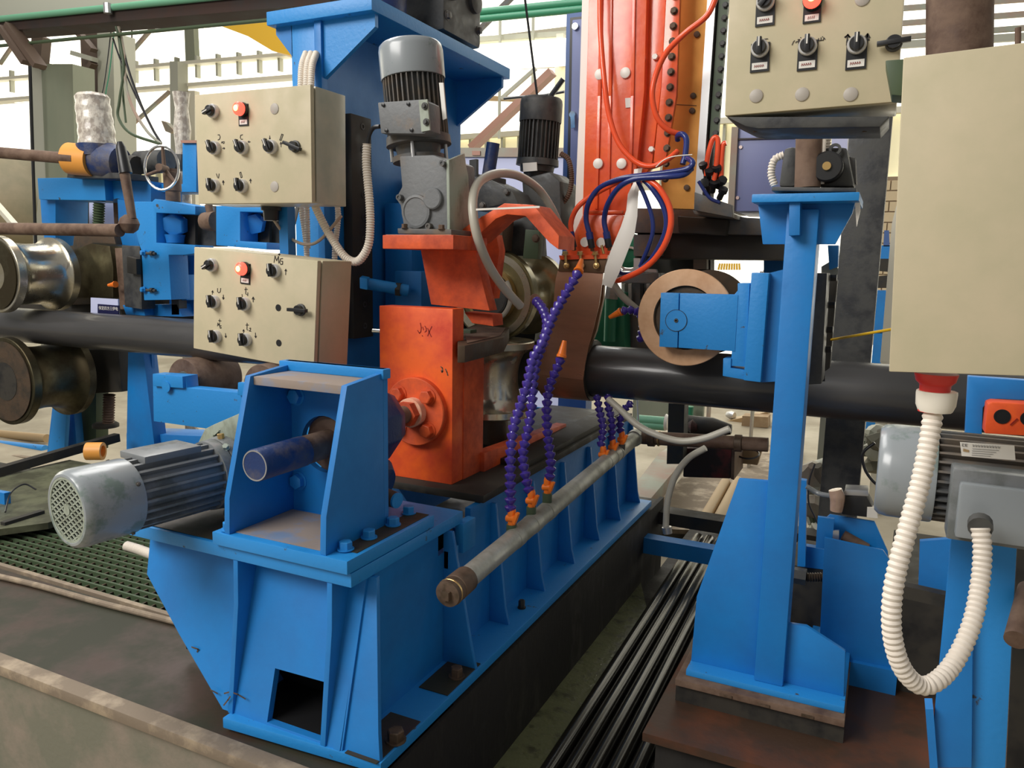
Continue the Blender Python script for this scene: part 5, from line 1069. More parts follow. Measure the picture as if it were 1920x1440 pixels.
py([(138,442),(213,442),(220,470),(225,570),(120,572),(122,462),(136,460)], 3.55, 0.3).make('upper_chock', STEELD, CK, bev=0.01)
py([(128,470),(170,455),(205,460),(212,500),(212,560),(128,560)], 3.40, 0.2).make('chock_cap', ROLLG, CK, bev=0.02)
py([(128,655),(222,655),(228,735),(135,740),(125,700)], 3.45, 0.3).make('lower_chock', VOID, CK, bev=0.01)
py([(215,465),(240,465),(250,580),(225,580)], 3.38, 0.12).make('brown_plate', RUST, CK, bev=0.004)
py([(228,460),(262,462),(266,580),(234,575)], 3.30, 0.1).make('grey_block', CHAR, CK, bev=0.004)
py([(120,655),(215,655),(200,560),(120,560)], 3.6, 0.1).make('back_block', VOID, CK)
py([(-60,545),(236,545),(236,600),(-60,600)], 3.95, 0.1).make('dark_filler', VOID, CK)  # dark block added behind the rolls to darken the gap
py([(250,560),(372,560),(372,605),(250,600)], 3.62, 0.1).make('dark_filler', VOID, CK)  # dark block added to close bright gaps under the side-roll stand
py([(237,480),(255,485),(256,515),(238,512)], 3.26, 0.04).make('clamp_nut', VOID, CK, bev=0.006)
nz = orient(P(217,533,y=3.3), P(195,536,y=3.3)-P(217,533,y=3.3)); nz_ = inst(NOZ, 'orange_nozzle', None, nz @ Matrix.Scale(1.5,4)); tag(nz_, 'lone orange nozzle pointing left in the dark above the pipe', 'nozzle')
for u0, sgn in ((198, 1),):
    MB().lathe(P(u0,795,y=3.5), Z_, [(-0.02,0.085),(0,0.085),(0.01,0.07)], 24).make('screw_flange', VOID, CK)
for v0, v1, uu, yy in ((738,800,205,3.5),(378,440,186,3.6)):
    a, b = P(uu-2, v1, y=yy), P(uu, v0, y=yy); L_ = (b-a).length; pr_ = []
    n_ = 13
    for i in range(n_): pr_ += [(L_*i/n_, 0.030), (L_*(i+0.5)/n_, 0.040)]
    MB().lathe(a, b-a, pr_, 16).make('jack_screw', RUST if v0 > 700 else OLIVE, CK)
# blue portal of the roll stand
PT = thing('roll_stand', 'blue portal roll stand at the left with an open window showing a jack screw', 'stand', (-4.9,3.7,0))
py([(72,334),(195,334),(283,340),(283,380),(252,382),(220,372),(196,378),(104,374),(104,490),(88,492),(86,470),(78,415)], 3.62, 0.25).make('portal_frame', BLUE, PT, bev=0.004)
py([(70,334),(195,332),(198,376),(73,374)], 3.56, 0.06).make('crosshead', BLUEW, PT, bev=0.004)
py([(220,373),(256,380),(258,445),(262,465),(224,464)], 3.60, 0.25).make('right_leg', BLUE, PT, bev=0.004)
py([(115,378),(160,378),(160,440),(118,440)], 3.9, 0.03).make('dark_plate', VOID, PT)
py([(160,380),(214,380),(214,440),(160,440)], 4.1, 0.02).make('pale_plate', SIGNW, PT)
py([(104,376),(115,376),(118,500),(106,500)], 3.75, 0.03).make('brown_liner', RUST, PT)
py([(212,378),(221,378),(224,460),(216,460)], 3.75, 0.03).make('brown_liner', RUST, PT)
py([(100,745),(135,735),(145,850),(88,850)], 3.5, 0.06).make('lower_leg', BLUE, PT, bev=0.004)
py([(75,860),(90,845),(108,715),(128,720),(120,850)], 3.42, 0.03).make('leg_flange', BLUEW, PT, bev=0.003)
py([(132,735),(180,735),(180,845),(132,848)], 3.6, 0.1).make('lower_block', OLIVE, PT, bev=0.004)
SGN = thing('company_sign', 'pale sheet with a navy strip of white Chinese lettering above the pipe', 'sign', P(200,585,y=3.22))
py([(170,558),(221,561),(222,590),(170,590)], 3.22, 0.01).make('pale_sheet', SIGNW, SGN)
py([(183,570),(222,573),(222,592),(183,592)], 3.212, 0.007).make('navy_strip', SIGNB, SGN)
fc_ = bpy.data.curves.new('sign_text', 'FONT'); fc_.body = '保定四方三伊电'; fc_.size = 1.0
fo = bpy.data.objects.new('tmp', fc_); COL.objects.link(fo); bpy.context.view_layer.update()
me = bpy.data.meshes.new_from_object(fo); bpy.data.objects.remove(fo)
if len(me.vertices):
    xs = [v.co.x for v in me.vertices]; ys = [v.co.y for v in me.vertices]
    A_, B_ = P(185,577,y=3.209), P(221,579,y=3.209)
    sc = (B_.x-A_.x)/(max(xs)-min(xs)); scy = sc*1.0
    for v in me.vertices: v.co = Vector(((v.co.x-min(xs))*sc, 0, (v.co.y-(min(ys)+max(ys))/2)*scy))
    me.materials.clear(); me.materials.append(LABELP)
    inst(me, 'sign_lettering', SGN, Matrix.Translation(A_))
# second and third blue stands
SS = thing('side_roll_stand', 'blue side-roll stand with square window and adjusting bolts left of the control boxes', 'stand', (-3.9,3.2,0))
py([(252,378),(285,378),(290,373),(366,386),(366,402),(293,399),(293,455),(366,460),(366,475),(345,478),(316,478),(321,562),(270,563),(265,470),(262,462),(256,440)], 3.30, 0.14).make('head_casting', BLUEW, SS, bev=0.004)
py([(293,399),(300,403),(300,452),(293,455)], 3.34, 0.1).make('window_cheek', BLUE, SS)
py([(293,399),(366,400),(366,460),(293,456)], 3.45, 0.02).make('window_back', VOID, SS)
MB().lathe(P(333,420,y=3.42), Vector((0.3,-0.9,-0.2)), [(0,0.075),(0.05,0.075),(0.06,0.065)], 6, start=0.4).make('hex_nut', BLUE, SS, bev=0.004)
MB().lathe(P(328,440,y=3.40), Z_, [(-0.05,0.05),(-0.02,0.055),(0.0,0.06)], 20).make('round_boss', BLUE, SS)
for v in (474, 543):
    a = P(270,v,y=3.29); bolt(SS, a, Vector((-0.3,-1,0)), 0.016, 0.02, BLUEW); MB().cyl(P(275,v+1,y=3.28), P(292,v+2,y=3.28), 0.009, n=10).make('threaded_stud', CHAR, SS)
    MB().lathe(P(283,v+1,y=3.28), X_, [(0,0.016),(0.02,0.016)], 6).make('lock_nut', CHAR, SS)
py([(316,460),(366,460),(366,590),(318,590)], 3.52, 0.03).make('rear_plate', BLUE, SS)
py([(320,480),(334,480),(334,512),(336,590),(322,590)], 3.42, 0.06).make('grey_slide', CHAR, SS)
py([(336,515),(350,515),(350,563),(338,563)], 3.44, 0.06).make('blue_slide', BLUEW, SS, bev=0.004)
py([(230,572),(268,572),(272,592),(236,590)], 3.35, 0.1).make('base_lug', BLUE, SS, bev=0.003)
py([(262,572),(332,570),(342,594),(268,592)], 3.42, 0.1).make('base_lug', BLUE, SS, bev=0.003)
py([(366,385),(404,386),(404,462),(366,462)], 3.5, 0.1).make('grey_plate', CHAR, SS, bev=0.003)
py([(240,655),(268,655),(290,840),(237,840)], 3.35, 0.10).make('leg', BLUE, SS, bev=0.003)
py([(268,655),(284,655),(290,840),(276,840)], 3.4, 0.02).make('leg_flange', BLUE, SS)
py([(237,812),(480,822),(480,845),(237,845)], 3.4, 0.2).make('foot_beam', BLUE, SS, bev=0.003)
S3 = thing('side_roll_stand', 'partly hidden blue side-roll stand peeping out between the two control boxes', 'stand', (-3.3,3.2,0))
py([(405,386),(500,386),(505,398),(450,397),(450,452),(500,455),(500,468),(405,460)], 3.30, 0.14).make('head_casting', BLUEW, S3, bev=0.004)
py([(449,397),(505,398),(505,460),(449,455)], 3.45, 0.02).make('window_back', VOID, S3)
MB().lathe(P(482,418,y=3.42), Vector((0.3,-0.9,-0.2)), [(0,0.06),(0.05,0.06)], 6, start=0.2).make('hex_nut', BLUE, S3, bev=0.004)
py([(500,386),(540,386),(540,466),(500,466)], 3.5, 0.05).make('grey_plate', CHAR, S3)
MB().lathe(P(393,415,y=3.35), X_, [(-0.04,0.05),(0.0,0.055),(0.05,0.055)], 20).make('rusty_knob', RUST, S3)
MB().cyl(P(396,408,y=3.35), P(391,384,y=3.35), 0.022, n=14).make('rusty_knob_stem', RUST, S3)
# lower idle rollers in their blue cradle
CR = thing('roller_cradle', 'blue cradle carrying two idle rollers under the pipe', 'cradle', P(380,800,y=2.9))
py([(286,701),(348,705),(350,727),(467,738),(467,815),(288,790)], 2.88, 0.08).make('cradle_plate', BLUEW, CR, bev=0.003)
py([(287,701),(342,706),(343,728),(287,724)], 2.86, 0.03).make('bearing_cap', BLUEW, CR, bev=0.003)
MB().lathe(P(312,725,y=2.86), -Y_, [(0,0.030),(0.004,0.030),(0.005,0.005)], 24).make('pin_cap', BLUEW, CR)
py([(446,717),(480,720),(480,745),(445,741)], 2.86, 0.03).make('bearing_cap', BLUEW, CR, bev=0.003)
for k, (u, v, l) in enumerate(((345,715,'idle roller with rusty face at the left end of the blue cradle'),(490,728,'idle roller with rusty face half hidden by the bearing stand'))):
    c = P(u, v, y=2.98); t = thing('idle_roller', l, 'roller', c-Z_*0.12)
    MB().ring(c, Y_, [(0,0.055),(0,0.120),(0.006,0.124),(0.30,0.124),(0.30,0.055)], 40).make('roller_shell', RUST, t)
    MB().ring(c-Y_*0.003, Y_, [(0,0.045),(0,0.055),(0.01,0.055),(0.01,0.045)], 32).make('bright_ring', POLISH, t)
    MB().cyl(c-Y_*0.06, c+Y_*0.3, 0.028).make('axle', STEELD, t)
# spindles, lever, coupling and wrapped motor over the portal
solo(MB().cyl(P(-40,283,y=3.2), P(140,298,y=3.38), 0.036, n=24), 'drive_spindle', RUST, 'rusty drive shaft running from the left edge into the orange coupling', 'shaft')
solo(MB().tube([P(-40,428,y=2.9), P(225,432,y=2.95)], 0.035, n=24, sub=0), 'rusty_bar', RUST, 'long rusty round bar crossing in front of the left forming roll', 'bar')
LVv = thing('clamp_lever', 'rusty lever with black grip rising from a ball hub at the bar end', 'lever', P(245,420,y=3.0))
MB().lathe(P(242,420,y=3.0), Z_, [(-0.05,0.02),(-0.03,0.045),(0.0,0.055),(0.03,0.045),(0.05,0.02)], 20).make('ball_hub', RUST, LVv)
MB().cyl(P(248,410,y=3.0), P(232,315,y=3.0), 0.022, 0.028, n=16).make('lever_arm', RUST, LVv)
MB().lathe(P(236,325,y=3.0), P(226,274,y=3.0)-P(236,325,y=3.0), [(0,0.034),(0.14,0.026),(0.17,0.015)], 16).make('grip', BLACK, LVv)
WG = thing('worm_gearbox', 'navy worm gearbox with orange coupling topped by a bubble-wrapped motor', 'gearbox', P(180,325,y=3.5))
MB().lathe(P(180,300,y=3.5), Vector((1,0.15,-0.12)), [(-0.02,0.11),(0.12,0.12),(0.2,0.10)], 20).make('worm_housing', NAVY, WG)
MB().lathe(P(183,276,y=3.5), Z_, [(-0.06,0.12),(0,0.125),(0.012,0.125)], 32).make('top_flange', NAVY, WG)
py([(127,322),(235,324),(235,335),(125,333)], 3.45, 0.25).make('foot_plate', CHAR, WG, bev=0.004)
cpl = P(128,297,y=3.42); dcp = (P(180,302,y=3.47)-cpl).normalized()
MB().ring(cpl, dcp, [(0,0.045),(0,0.085),(0.012,0.100),(0.19,0.100),(0.19,0.045)], 36).make('coupling', ORCP, WG, label='orange-yellow shaft coupling')
MB().tube([P(183,274,y=3.5), P(180,240,y=3.5), P(175,205,y=3.5), P(172,172,y=3.5)], lambda f: (0.112-0.012*f+0.0025*math.sin(f*30))*(1 if f < 0.9 else max(0.15, math.sqrt(max(0,1-((f-0.9)/0.1)**2)))), n=22).make('bubble_wrap', WRAP, WG, label='clear bubble wrap over the motor')
MB().lathe(P(238,312,y=3.6), X_, [(0,0.06),(0.05,0.07),(0.1,0.06)], 16).make('chain_coupling', VOID, WG)
MB().lathe(P(262,305,y=3.7), X_, [(0,0.075),(0.25,0.075)], 20).make('small_motor', CHAR, WG)
HW = thing('handwheel', 'chrome-rimmed handwheel with three rusty spokes', 'handwheel', P(305,355,y=3.3))
hc = P(303,315,y=3.30); hn = Vector((0.35,-0.93,0.05)).normalized(); hx = hn.cross(Z_).normalized(); hy = hn.cross(hx).normalized()
MB().tube([hc+hx*0.103*math.cos(a)+hy*0.125*math.sin(a) for a in [2*math.pi*i/32 for i in range(33)]], 0.008, n=10, sub=0).make('rim', CHROME, HW)
for a in (20, 140, 265): MB().cyl(hc-hn*0.03, hc+hx*0.103*math.cos(math.radians(a))+hy*0.125*math.sin(math.radians(a)), 0.013, 0.009, n=10).make('spoke', RUST, HW)
MB().cyl(hc-hn*0.05, hc+hn*0.03, 0.022, n=14).make('hub', RUST, HW)
BC = thing('brown_cylinder', 'brown steel cylinder on a short neck below the chrome handwheel', 'cylinder', P(323,378,y=3.35))
MB().lathe(P(325,378,y=3.4), Z_, [(0,0.042),(0.06,0.042),(0.062,0.05),(0.17,0.05),(0.172,0.045),(0.19,0.045)], 28).make('cylinder_body', RUST, BC)
BB = thing('blue_backstand', 'tall blue block behind the handwheel beside the upper control box', 'stand', P(350,370,y=3.8))
py([(342,268),(368,268),(368,360),(285,360),(285,345),(342,345)], 3.7, 0.2).make('block', BLUEW, BB, bev=0.004)
py([(338,263),(368,263),(368,268),(340,268)], 3.68, 0.2).make('red_edge', PINKST, BB)
py([(262,290),(340,288),(338,318),(262,320)], 3.85, 0.1).make('dark_motor', CHAR, BB, bev=0.01)
solo(MB().lathe(P(340,190,y=4.2), Vector((0.02,0,1)), [(-2.5,0.05),(-0.35,0.05),(-0.2,0.06),(-0.05,0.045),(0.06,0.06)], 16), 'wrapped_lamp_post', WRAP, 'plastic-wrapped white cylinder standing behind the blue block at the upper control box', 'cylinder')
# orange clamp and pit items
OCl = thing('orange_hose_reel', 'small orange half-round clamp on the dark housing behind the grey gear motor', 'clamp', P(182,846,y=2.6))
MB().ring(P(182,846,y=2.6), Vector((-1,-0.6,0)), [(-0.03,0.03),(-0.03,0.046),(0.05,0.046),(0.05,0.03)], 28).make('clamp_ring', ORCP, OCl)
PIT = thing('pit_tray', 'oily green tray with black edge bars in the pit left of the grey gear motor', 'tray', P(60,930,z=0.0))
MB().prism([P(u,v,z=0.05) for u,v in ((-60,905),(130,862),(230,880),(240,930),(90,980),(-60,1000))], (0,0,-0.03)).make('tray_sheet', TRAYG, PIT)
MB().bar(P(-40,895,z=0.07), P(220,820,z=0.12), 0.05, 0.05).make('edge_bar', VOID, PIT)
MB().bar(P(5,985,z=0.05), P(80,962,z=0.05), 0.03, 0.03).make('edge_bar', VOID, PIT)
py([(-20,920),(8,925),(10,985),(-20,990)], 2.2, 0.03).make('blue_bracket', BLUE, PIT)
MB().tube([P(10,960,z=0.06), P(20,925,z=0.1), P(45,908,z=0.12), P(68,918,z=0.09)], 0.004).make('black_wire', BLACKH, PIT)
solo(MB().tube([P(u,v,z=0.03) for u,v in ((6,985),(30,978),(55,972),(90,958))], 0.004), 'wet_wire', SILVER, 'thin wet wire glinting across the oily pit', 'wire')
solo(MB().tube([P(238,1024,z=0.006), P(264,1032,z=0.006), P(300,1046,z=0.006)], 0.020, n=14, rib=0.002, pitch=0.010), 'short_conduit', WHITEC, 'short clear corrugated conduit end left of the blue base', 'conduit')
# floor grating
GRT = tag(bpy.data.objects.new('floor_grating', None), 'oily dark steel floor grating in the pit left of the blue base', 'grating'); COL.objects.link(GRT)
g0 = Matrix.Translation(Vector((-3.0,1.82,-0.03))); GRT.matrix_world = g0; GRT['_m'] = [x for r in g0 for x in r]
gx0, gx1, gy0, gy1 = -3.9, -1.62, 1.83, 2.75
bx = mesh_of(MB().box(0, gx1-gx0, -0.0045, 0.0045, -0.022, 0.012), 'grating_bar', OLIVE)
by = mesh_of(MB().box(-0.003, 0.003, 0, gy1-gy0, -0.02, 0.004), 'grating_bar', STEELD)
i = 0; yy = gy0
while yy <= gy1: inst(bx, 'grating_bar', GRT, Matrix.Translation(Vector((gx0, yy, -0.018)))); yy += 0.040
xx = gx0
while xx <= gx1: inst(by, 'cross_bar', GRT, Matrix.Translation(Vector((xx, gy0, -0.018)))); xx += 0.046
MB().tube([P(-60,1068,z=0.0), P(60,1095,z=0.0), P(180,1128,z=0.0), P(345,1170,z=0.0)], 0.011, n=10).make('edge_angle', CONCL, GRT, label='pale rounded edge strip')
MB().box(gx0, gx1, gy0-0.02, gy0, -0.03, -0.004).make('edge_angle', CONCL, GRT)
# housing under the motor, dark
solo(MB().box(-2.35,-1.95,2.2,2.7,0.0,0.12), 'pit_housing', VOID, 'black low housing behind the grey gear motor', 'housing')
# ================================================================ hall behind
def bpx(u0, v0, u1, v1, y, t, name, m, parent=None, **k): return rect(u0, v0, u1, v1, y, t).make(name, m, parent, **k)
HC = thing('building_column', 'sage green steel building column at the left below the dark overhead beam', 'column', P(105,600,y=5.6))
py([(77,120),(136,120),(148,640),(98,640)], 5.6, 0.25).make('column_flange', SAGE, HC)
py([(52,110),(77,115),(98,640),(68,640)], 5.62, 0.2).make('column_side', SAGEL, HC)
py([(60,60),(80,70),(74,130),(55,110)], 5.55, 0.1).make('knee_plate', BROWNST, HC)
solo(py([(52,95),(55,95),(68,500),(65,500)], 5.4, 0.02), 'down_cable', BLACKH, 'thin black cable running down the left side of the sage column', 'cable')
H2 = thing('building_column', 'pale building column with zigzag lattice behind the bubble-wrapped motor', 'column', P(195,600,y=6.6))
py([(182,60),(212,60),(222,640),(190,640)], 6.6, 0.3).make('column_flange', SAGEL, H2)
py([(150,60),(182,60),(188,200),(190,330),(160,330)], 6.7, 0.1).make('column_web', BROWNST, H2)
for a, b in (((142,55),(176,95)),((176,118),(143,170)),((138,100),(178,112))): MB().bar(P(*a,y=6.5), P(*b,y=6.5), 0.09, 0.05).make('lattice_bar', BROWNST if a[0]!=138 else SAGEL, H2)
OB_ = thing('overhead_beam', 'dark overhead beam with a green pipe on it crossing the top left', 'beam', P(200,50,y=5.0))
a, b = P(-80,63,y=5.0), P(640,2,y=5.0)
MB().bar(a, b, 0.26, 0.11).make('beam_web', DKBEAM, OB_)
MB().bar(P(-80,22,y=5.0)+Vector((0,0.02,0)), P(640,-45,y=5.0)+Vector((0,0.02,0)), 0.3, 0.03, Y_).make('upper_fascia', SAGEL, OB_)
MB().tube([P(-80,44,y=4.85), P(200,15,y=4.85), P(640,-30,y=4.85)], 0.028, n=12, sub=0).make('green_pipe', TEALP, OB_, label='pale green pipe')
for u, v in ((202,16),): MB().lathe(P(u,v,y=4.82), Z_, [(-0.04,0.035),(0.04,0.035)], 10).make('pipe_clip', SILVER, OB_)
MB().tube([P(-60,92,y=4.9), P(0,86,y=4.9), P(270,60,y=4.9), P(560,32,y=4.9)], 0.015, n=12, sub=0).make('lower_pipe', OLIVE, OB_, label='dark lower pipe')
MB().bar(P(5,52,y=4.8), P(50,118,y=4.8), 0.09, 0.05).make('brace', BROWNST, OB_)
MB().bar(P(20,48,y=4.85), P(75,125,y=4.85), 0.12, 0.05).make('brace', BROWNST, OB_)
# hanging cables
CB = thing('hanging_cables', 'bundle of drooping green and black cables hanging from the overhead beam', 'cable bundle', P(305,275,y=4.6))
for k, pts in enumerate((((218,50),(226,80),(232,130),(224,190),(222,220),(245,250),(300,270)), ((222,50),(232,100),(235,150),(248,200),(275,245),(302,270)), ((225,55),(238,120),(262,190),(285,240),(302,268)), ((212,72),(225,110),(250,170),(280,230),(300,268)), ((220,52),(226,100),(231,180),(236,230)), ((208,60),(202,110),(195,160),(190,180)), ((214,60),(206,130),(200,165),(196,190)))):
    MB().tube([P(u,v,y=4.93+0.01*k) for u,v in pts], (0.013,0.013,0.011,0.008,0.010,0.005,0.005)[k], n=8).make('cable', (OLIVE,GREYBAR,BLACKH,BLACKH,OLIVE,BLACKH,GREENT)[k], CB)
# crane runway girder and posts
GI = thing('crane_girder', 'cream crane runway girder with vertical stiffeners, far behind the control box', 'girder', P(400,140,y=9.5))
yg = 9.5
for vA, vB in ((133,104),(172,147)):
    MB().bar(P(-60,vA+23,y=yg), P(700,vB-12,y=yg), 0.05, 0.25, Y_).make('girder_flange', CREAM, GI)
MB().prism([P(-60,158,y=yg+0.05), P(1100,68,y=yg+0.05), P(1100,120,y=yg+0.05), P(-60,198,y=yg+0.05)], (0,0.03,0)).make('girder_web', GLOWW, GI)  # web glows though no lamp: daylight brightness put into its material
for i in range(14):
    u = 22 + i*39.5*0.98; v = 150-(u)*0.078; MB().bar(P(u,v-16,y=yg), P(u+1,v+25,y=yg), 0.04, 0.08).make('stiffener', SAGEL, GI)
GI2 = thing('crane_girder', 'cream rails and girder seen behind the blue top plate gap, centre top', 'girder', P(960,90,y=9.8))
for v0, v1, m in ((78,63,SAGEL),(100,92,CREAM),(132,121,CREAM),(182,189,CARDB)):
    MB().bar(P(830,v0,y=9.8), P(1062,v1,y=9.8), 0.06, 0.05, Y_).make('rail', m, GI2)
for u in (938, 1000): MB().bar(P(u,20,y=9.7), P(u-2,260,y=9.7), 0.03, 0.03).make('thin_post', SAGEL, GI2)
py([(1043,63),(1056,62),(1056,122),(1043,122)], 9.6, 0.1).make('post', CREAM, GI2)
py([(1040,122),(1060,122),(1060,300),(1040,300)], 9.7, 0.1).make('post', GLOWC, GI2)
BR = thing('diagonal_brace', 'pinkish primer-red diagonal brace behind the charcoal motor', 'brace', P(890,275,y=8.8))
MB().bar(P(885,278,y=8.8), P(1036,135,y=8.8), 0.14, 0.08).make('brace_bar', PINKST, BR)
MB().bar(P(940,185,y=9.0), P(1005,128,y=9.0), 0.04, 0.04).make('thin_brace', SAGEL, BR)
MB().bar(P(885,70,y=9.2), P(960,-5,y=9.2), 0.07, 0.05).make('thin_brace', GREYD, BR)
solo(MB().tube([P(u,v,y=6.5) for u,v in ((945,185),(975,182),(1010,180),(1058,172))], 0.012), 'sagging_cable', BLACKH, 'thin black cable sagging behind the charcoal motor', 'cable')
solo(MB().tube([P(u,v,y=5.5) for u,v in ((1030,184),(1040,170),(1056,148))], 0.020), 'black_hose', BLACKH, 'short thick black hose between charcoal motor and blue cabinet', 'hose')
FC = thing('far_columns', 'pale far building column with diagonal ties behind the drooping cables', 'column', P(330,300,y=9.0))
py([(318,115),(333,115),(340,640),(324,640)], 9.2, 0.2).make('column_flange', SAGEL, FC)
py([(345,40),(362,40),(366,120),(348,120)], 9.6, 0.1).make('upper_post', SAGE, FC)
py([(335,170),(365,170),(368,640),(340,640)], 9.4, 0.1).make('rear_post', CREAM, FC)
for a, b in (((240,105),(295,42)),((235,245),(318,172)),((0,120),(24,85))): MB().bar(P(*a,y=9.3), P(*b,y=9.3), 0.06, 0.04).make('diagonal_tie', GREYBAR, FC)
solo(MB().tube([P(247,30,y=9), P(249,320,y=9)], 0.012), 'thin_rod', GREYD, 'thin vertical rod behind the drooping cables', 'rod')
solo(MB().prism([P(u,v,y=8.0) for u,v in ((302,226),(312,230),(325,244),(320,250),(310,246))], (0,0.08,0)).cyl(P(318,244,y=8.05), P(326,240,y=9.25), 0.03, n=8), 'flood_lamp', GREYBAR, 'small floodlight head on the far column left of the upper box', 'lamp')
YC = thing('crane_beam', 'yellow overhead crane beam behind the blue column top', 'crane', P(500,80,y=8.0))
py([(380,36),(560,14),(560,108),(545,104),(510,95),(465,68)], 8.0, 0.5).make('beam_side', YELLOW, YC)
GPs = thing('green_pipe_pair', 'pair of thick green pipes crossing above the charcoal motor', 'pipe', P(980,30,y=7.5))
for dv in (0, 13): MB().tube([P(600,52+dv,y=7.5), P(1250,-12+dv,y=7.5)], 0.036, n=14, sub=0).make('green_pipe', GREENP, GPs)
# lifting sling
solo(MB().cyl(P(1008,186,y=3.3), P(982,-20,y=3.3), 0.0055, n=8), 'lifting_cable', BLACKH, 'thin black cable going up from the charcoal motor', 'cable')
# blue electrical cabinets
C1 = thing('electrical_cabinet', 'tall blue-violet cabinet door with chrome latches left of the orange column', 'cabinet', P(1075,410,y=4.2))
py([(1062,26),(1120,18),(1112,408),(1053,412)], 4.2, 0.02).make('door_frame', CABFRAME, C1, bev=0.004)
py([(1069,33),(1120,28),(1112,395),(1062,400)], 4.19, 0.012).make('door_gap', BLACK, C1)
py([(1073,37),(1120,32),(1112,390),(1067,395)], 4.17, 0.025).make('door_leaf', CABBLUE, C1, bev=0.006)
for u, v in ((1079,45),(1074,210),(1066,388)): 
    l_ = MB().lathe(P(u,v+5,y=4.165), -Y_, [(0,0.018),(0.01,0.018)], 12).make('latch', CHROME, C1); MB().bar(P(u+3,v-8,y=4.15), P(u-2,v+10,y=4.15), 0.018, 0.012).make('latch_handle', CHROME, l_)
MB().bar(P(1074,218,y=4.15), P(1075,240,y=4.15), 0.024, 0.012).make('lock_plate', CHROME, C1)
C2 = thing('electrical_cabinet', 'low blue-violet cabinet with grey top behind the air hose arch', 'cabinet', P(960,500,y=5.0))
py([(850,292),(1060,292),(1055,610),(850,610)], 5.0, 0.6).make('cabinet_body', SIGNW, C2)
py([(850,277),(1062,277),(1060,294),(850,294)], 4.98, 0.62).make('top_band', GREYBAR, C2)
py([(885,283),(900,283),(900,291),(885,291)], 4.97, 0.01).make('window_pane', PINKST, C2)
bpx(960,470,1080,620,5.6,0.05,'mint_board',GREENWALL,None,label='pale mint panel behind the copper strap',cat='panel')
C3 = thing('electrical_cabinet', 'blue-violet cabinet with hinge screws behind the small black gear motor', 'cabinet', P(1430,395,y=4.3))
py([(1384,238),(1492,235),(1490,396),(1376,396)], 4.3, 0.5).make('cabinet_body', CABBLUE, C3, bev=0.004)
MB().bar(P(1384,261,y=4.295), P(1490,258,y=4.295), 0.008, 0.008, Y_).make('door_seam', BLACK, C3)
py([(1372,238),(1384,238),(1376,396),(1364,396)], 4.28, 0.4).make('grey_jamb', GREYBAR, C3)
for u, v in ((1389,276),(1383,371)): MB().lathe(P(u,v,y=4.298), -Y_, [(0,0.01),(0.006,0.009)], 10).make('hinge_screw', SILVER, C3)
C4 = thing('pale_cabinet', 'pale blue narrow cabinet edge behind the small black gear motor', 'cabinet', P(1570,300,y=4.6))
py([(1560,240),(1590,240),(1588,300),(1558,300)], 4.6, 0.2).make('cabinet_body', SIGNW, C4)
py([(1552,460),(1572,460),(1571,500),(1555,506)], 4.6, 0.1).make('blue_side', BLUE, C4)
py([(1540,500),(1560,488),(1572,505),(1572,700),(1540,700)], 4.7, 0.1).make('grey_side', SAGEL, C4)
# black post and things at the right
DP = thing('dark_column', 'wide black steel column standing behind the blue post', 'column', P(1580,900,y=3.6))
MB().box(P(1575,460,y=3.6).x, P(1652,460,y=3.6).x, 3.6, 3.8, -0.5, 2.4).make('column_body', CHAR, DP, bev=0.004)
D2 = thing('dark_column', 'narrow dark machine leg under the pipe left of the blue post', 'column', P(1275,860,y=4.2))
py([(1254,740),(1284,740),(1280,870),(1250,870)], 4.2, 0.1).make('column_body', VOID, D2)
BRP = thing('brown_round_post', 'brown round steel post in the top right gap behind the beige cabinet', 'post', P(1795,100,y=3.5))
MB().cyl(P(1800,-80,y=3.5), P(1795,420,y=3.5), 0.112, n=32).make('post_tube', RUST, BRP)
WB = thing('window_blind_frame', 'white window with grey bars behind the brown round post', 'window', P(1750,80,y=9.5))
for v in (-20, 8, 36, 62): MB().bar(P(1690,v+8,y=9.5), P(2060,v-20,y=9.5), 0.05, 0.04, Y_).make('window_bar', GREYBAR, WB)
MB().bar(P(1690,84,y=9.5), P(2060,60,y=9.5), 0.07, 0.05, Y_).make('sill', SAGEL, WB)
BW = thing('brick_wall', 'strip of cream brick wall in the gap left of the beige cabinet', 'wall', P(1665,470,y=11.0))
A_ = P(1640,470,y=11.0); B__ = P(1700,330,y=11.0)
MB().box(A_.x, B__.x, 11.02, 11.2, A_.z-1.2, B__.z).make('mortar_bed', MORTAR, BW)
bm_ = mesh_of(MB().box(0,0.235,0,0.05,0,0.115), 'brick', BRICKM); z = A_.z-1.2; r = 0
while z < B__.z-0.1:
    x = A_.x - (0.125 if r % 2 else 0)
    while x < B__.x: 
        inst(bm_, 'brick', BW, Matrix.Translation(Vector((x, 11.0, z)))); x += 0.25
    z += 0.13; r += 1
FM = thing('far_blue_machine', 'small far blue machine in the gap between dark column and beige cabinet', 'machine', P(1655,650,y=9.0))
py([(1658,432),(1667,432),(1668,462),(1656,462)], 9.0, 0.1).make('cylinder', CABFRAME, FM)
py([(1649,460),(1672,460),(1670,485),(1647,485)], 9.0, 0.2).make('head', BLUE, FM)
py([(1646,485),(1668,485),(1667,510),(1645,508)], 9.0, 0.2).make('dark_block', VOID, FM)
py([(1645,518),(1666,516),(1664,540),(1644,540)], 9.0, 0.2).make('dark_block', VOID, FM)
py([(1643,545),(1664,545),(1658,625),(1638,625)], 9.0, 0.3).make('blue_leg', BLUE, FM)
WP = thing('white_post', 'white post edge beside the beige cabinet', 'post', P(1665,650,y=6.0))
py([(1692,340),(1700,340),(1676,680),(1650,680),(1672,420)], 6.0, 0.1).make('post_body', CREAM, WP)
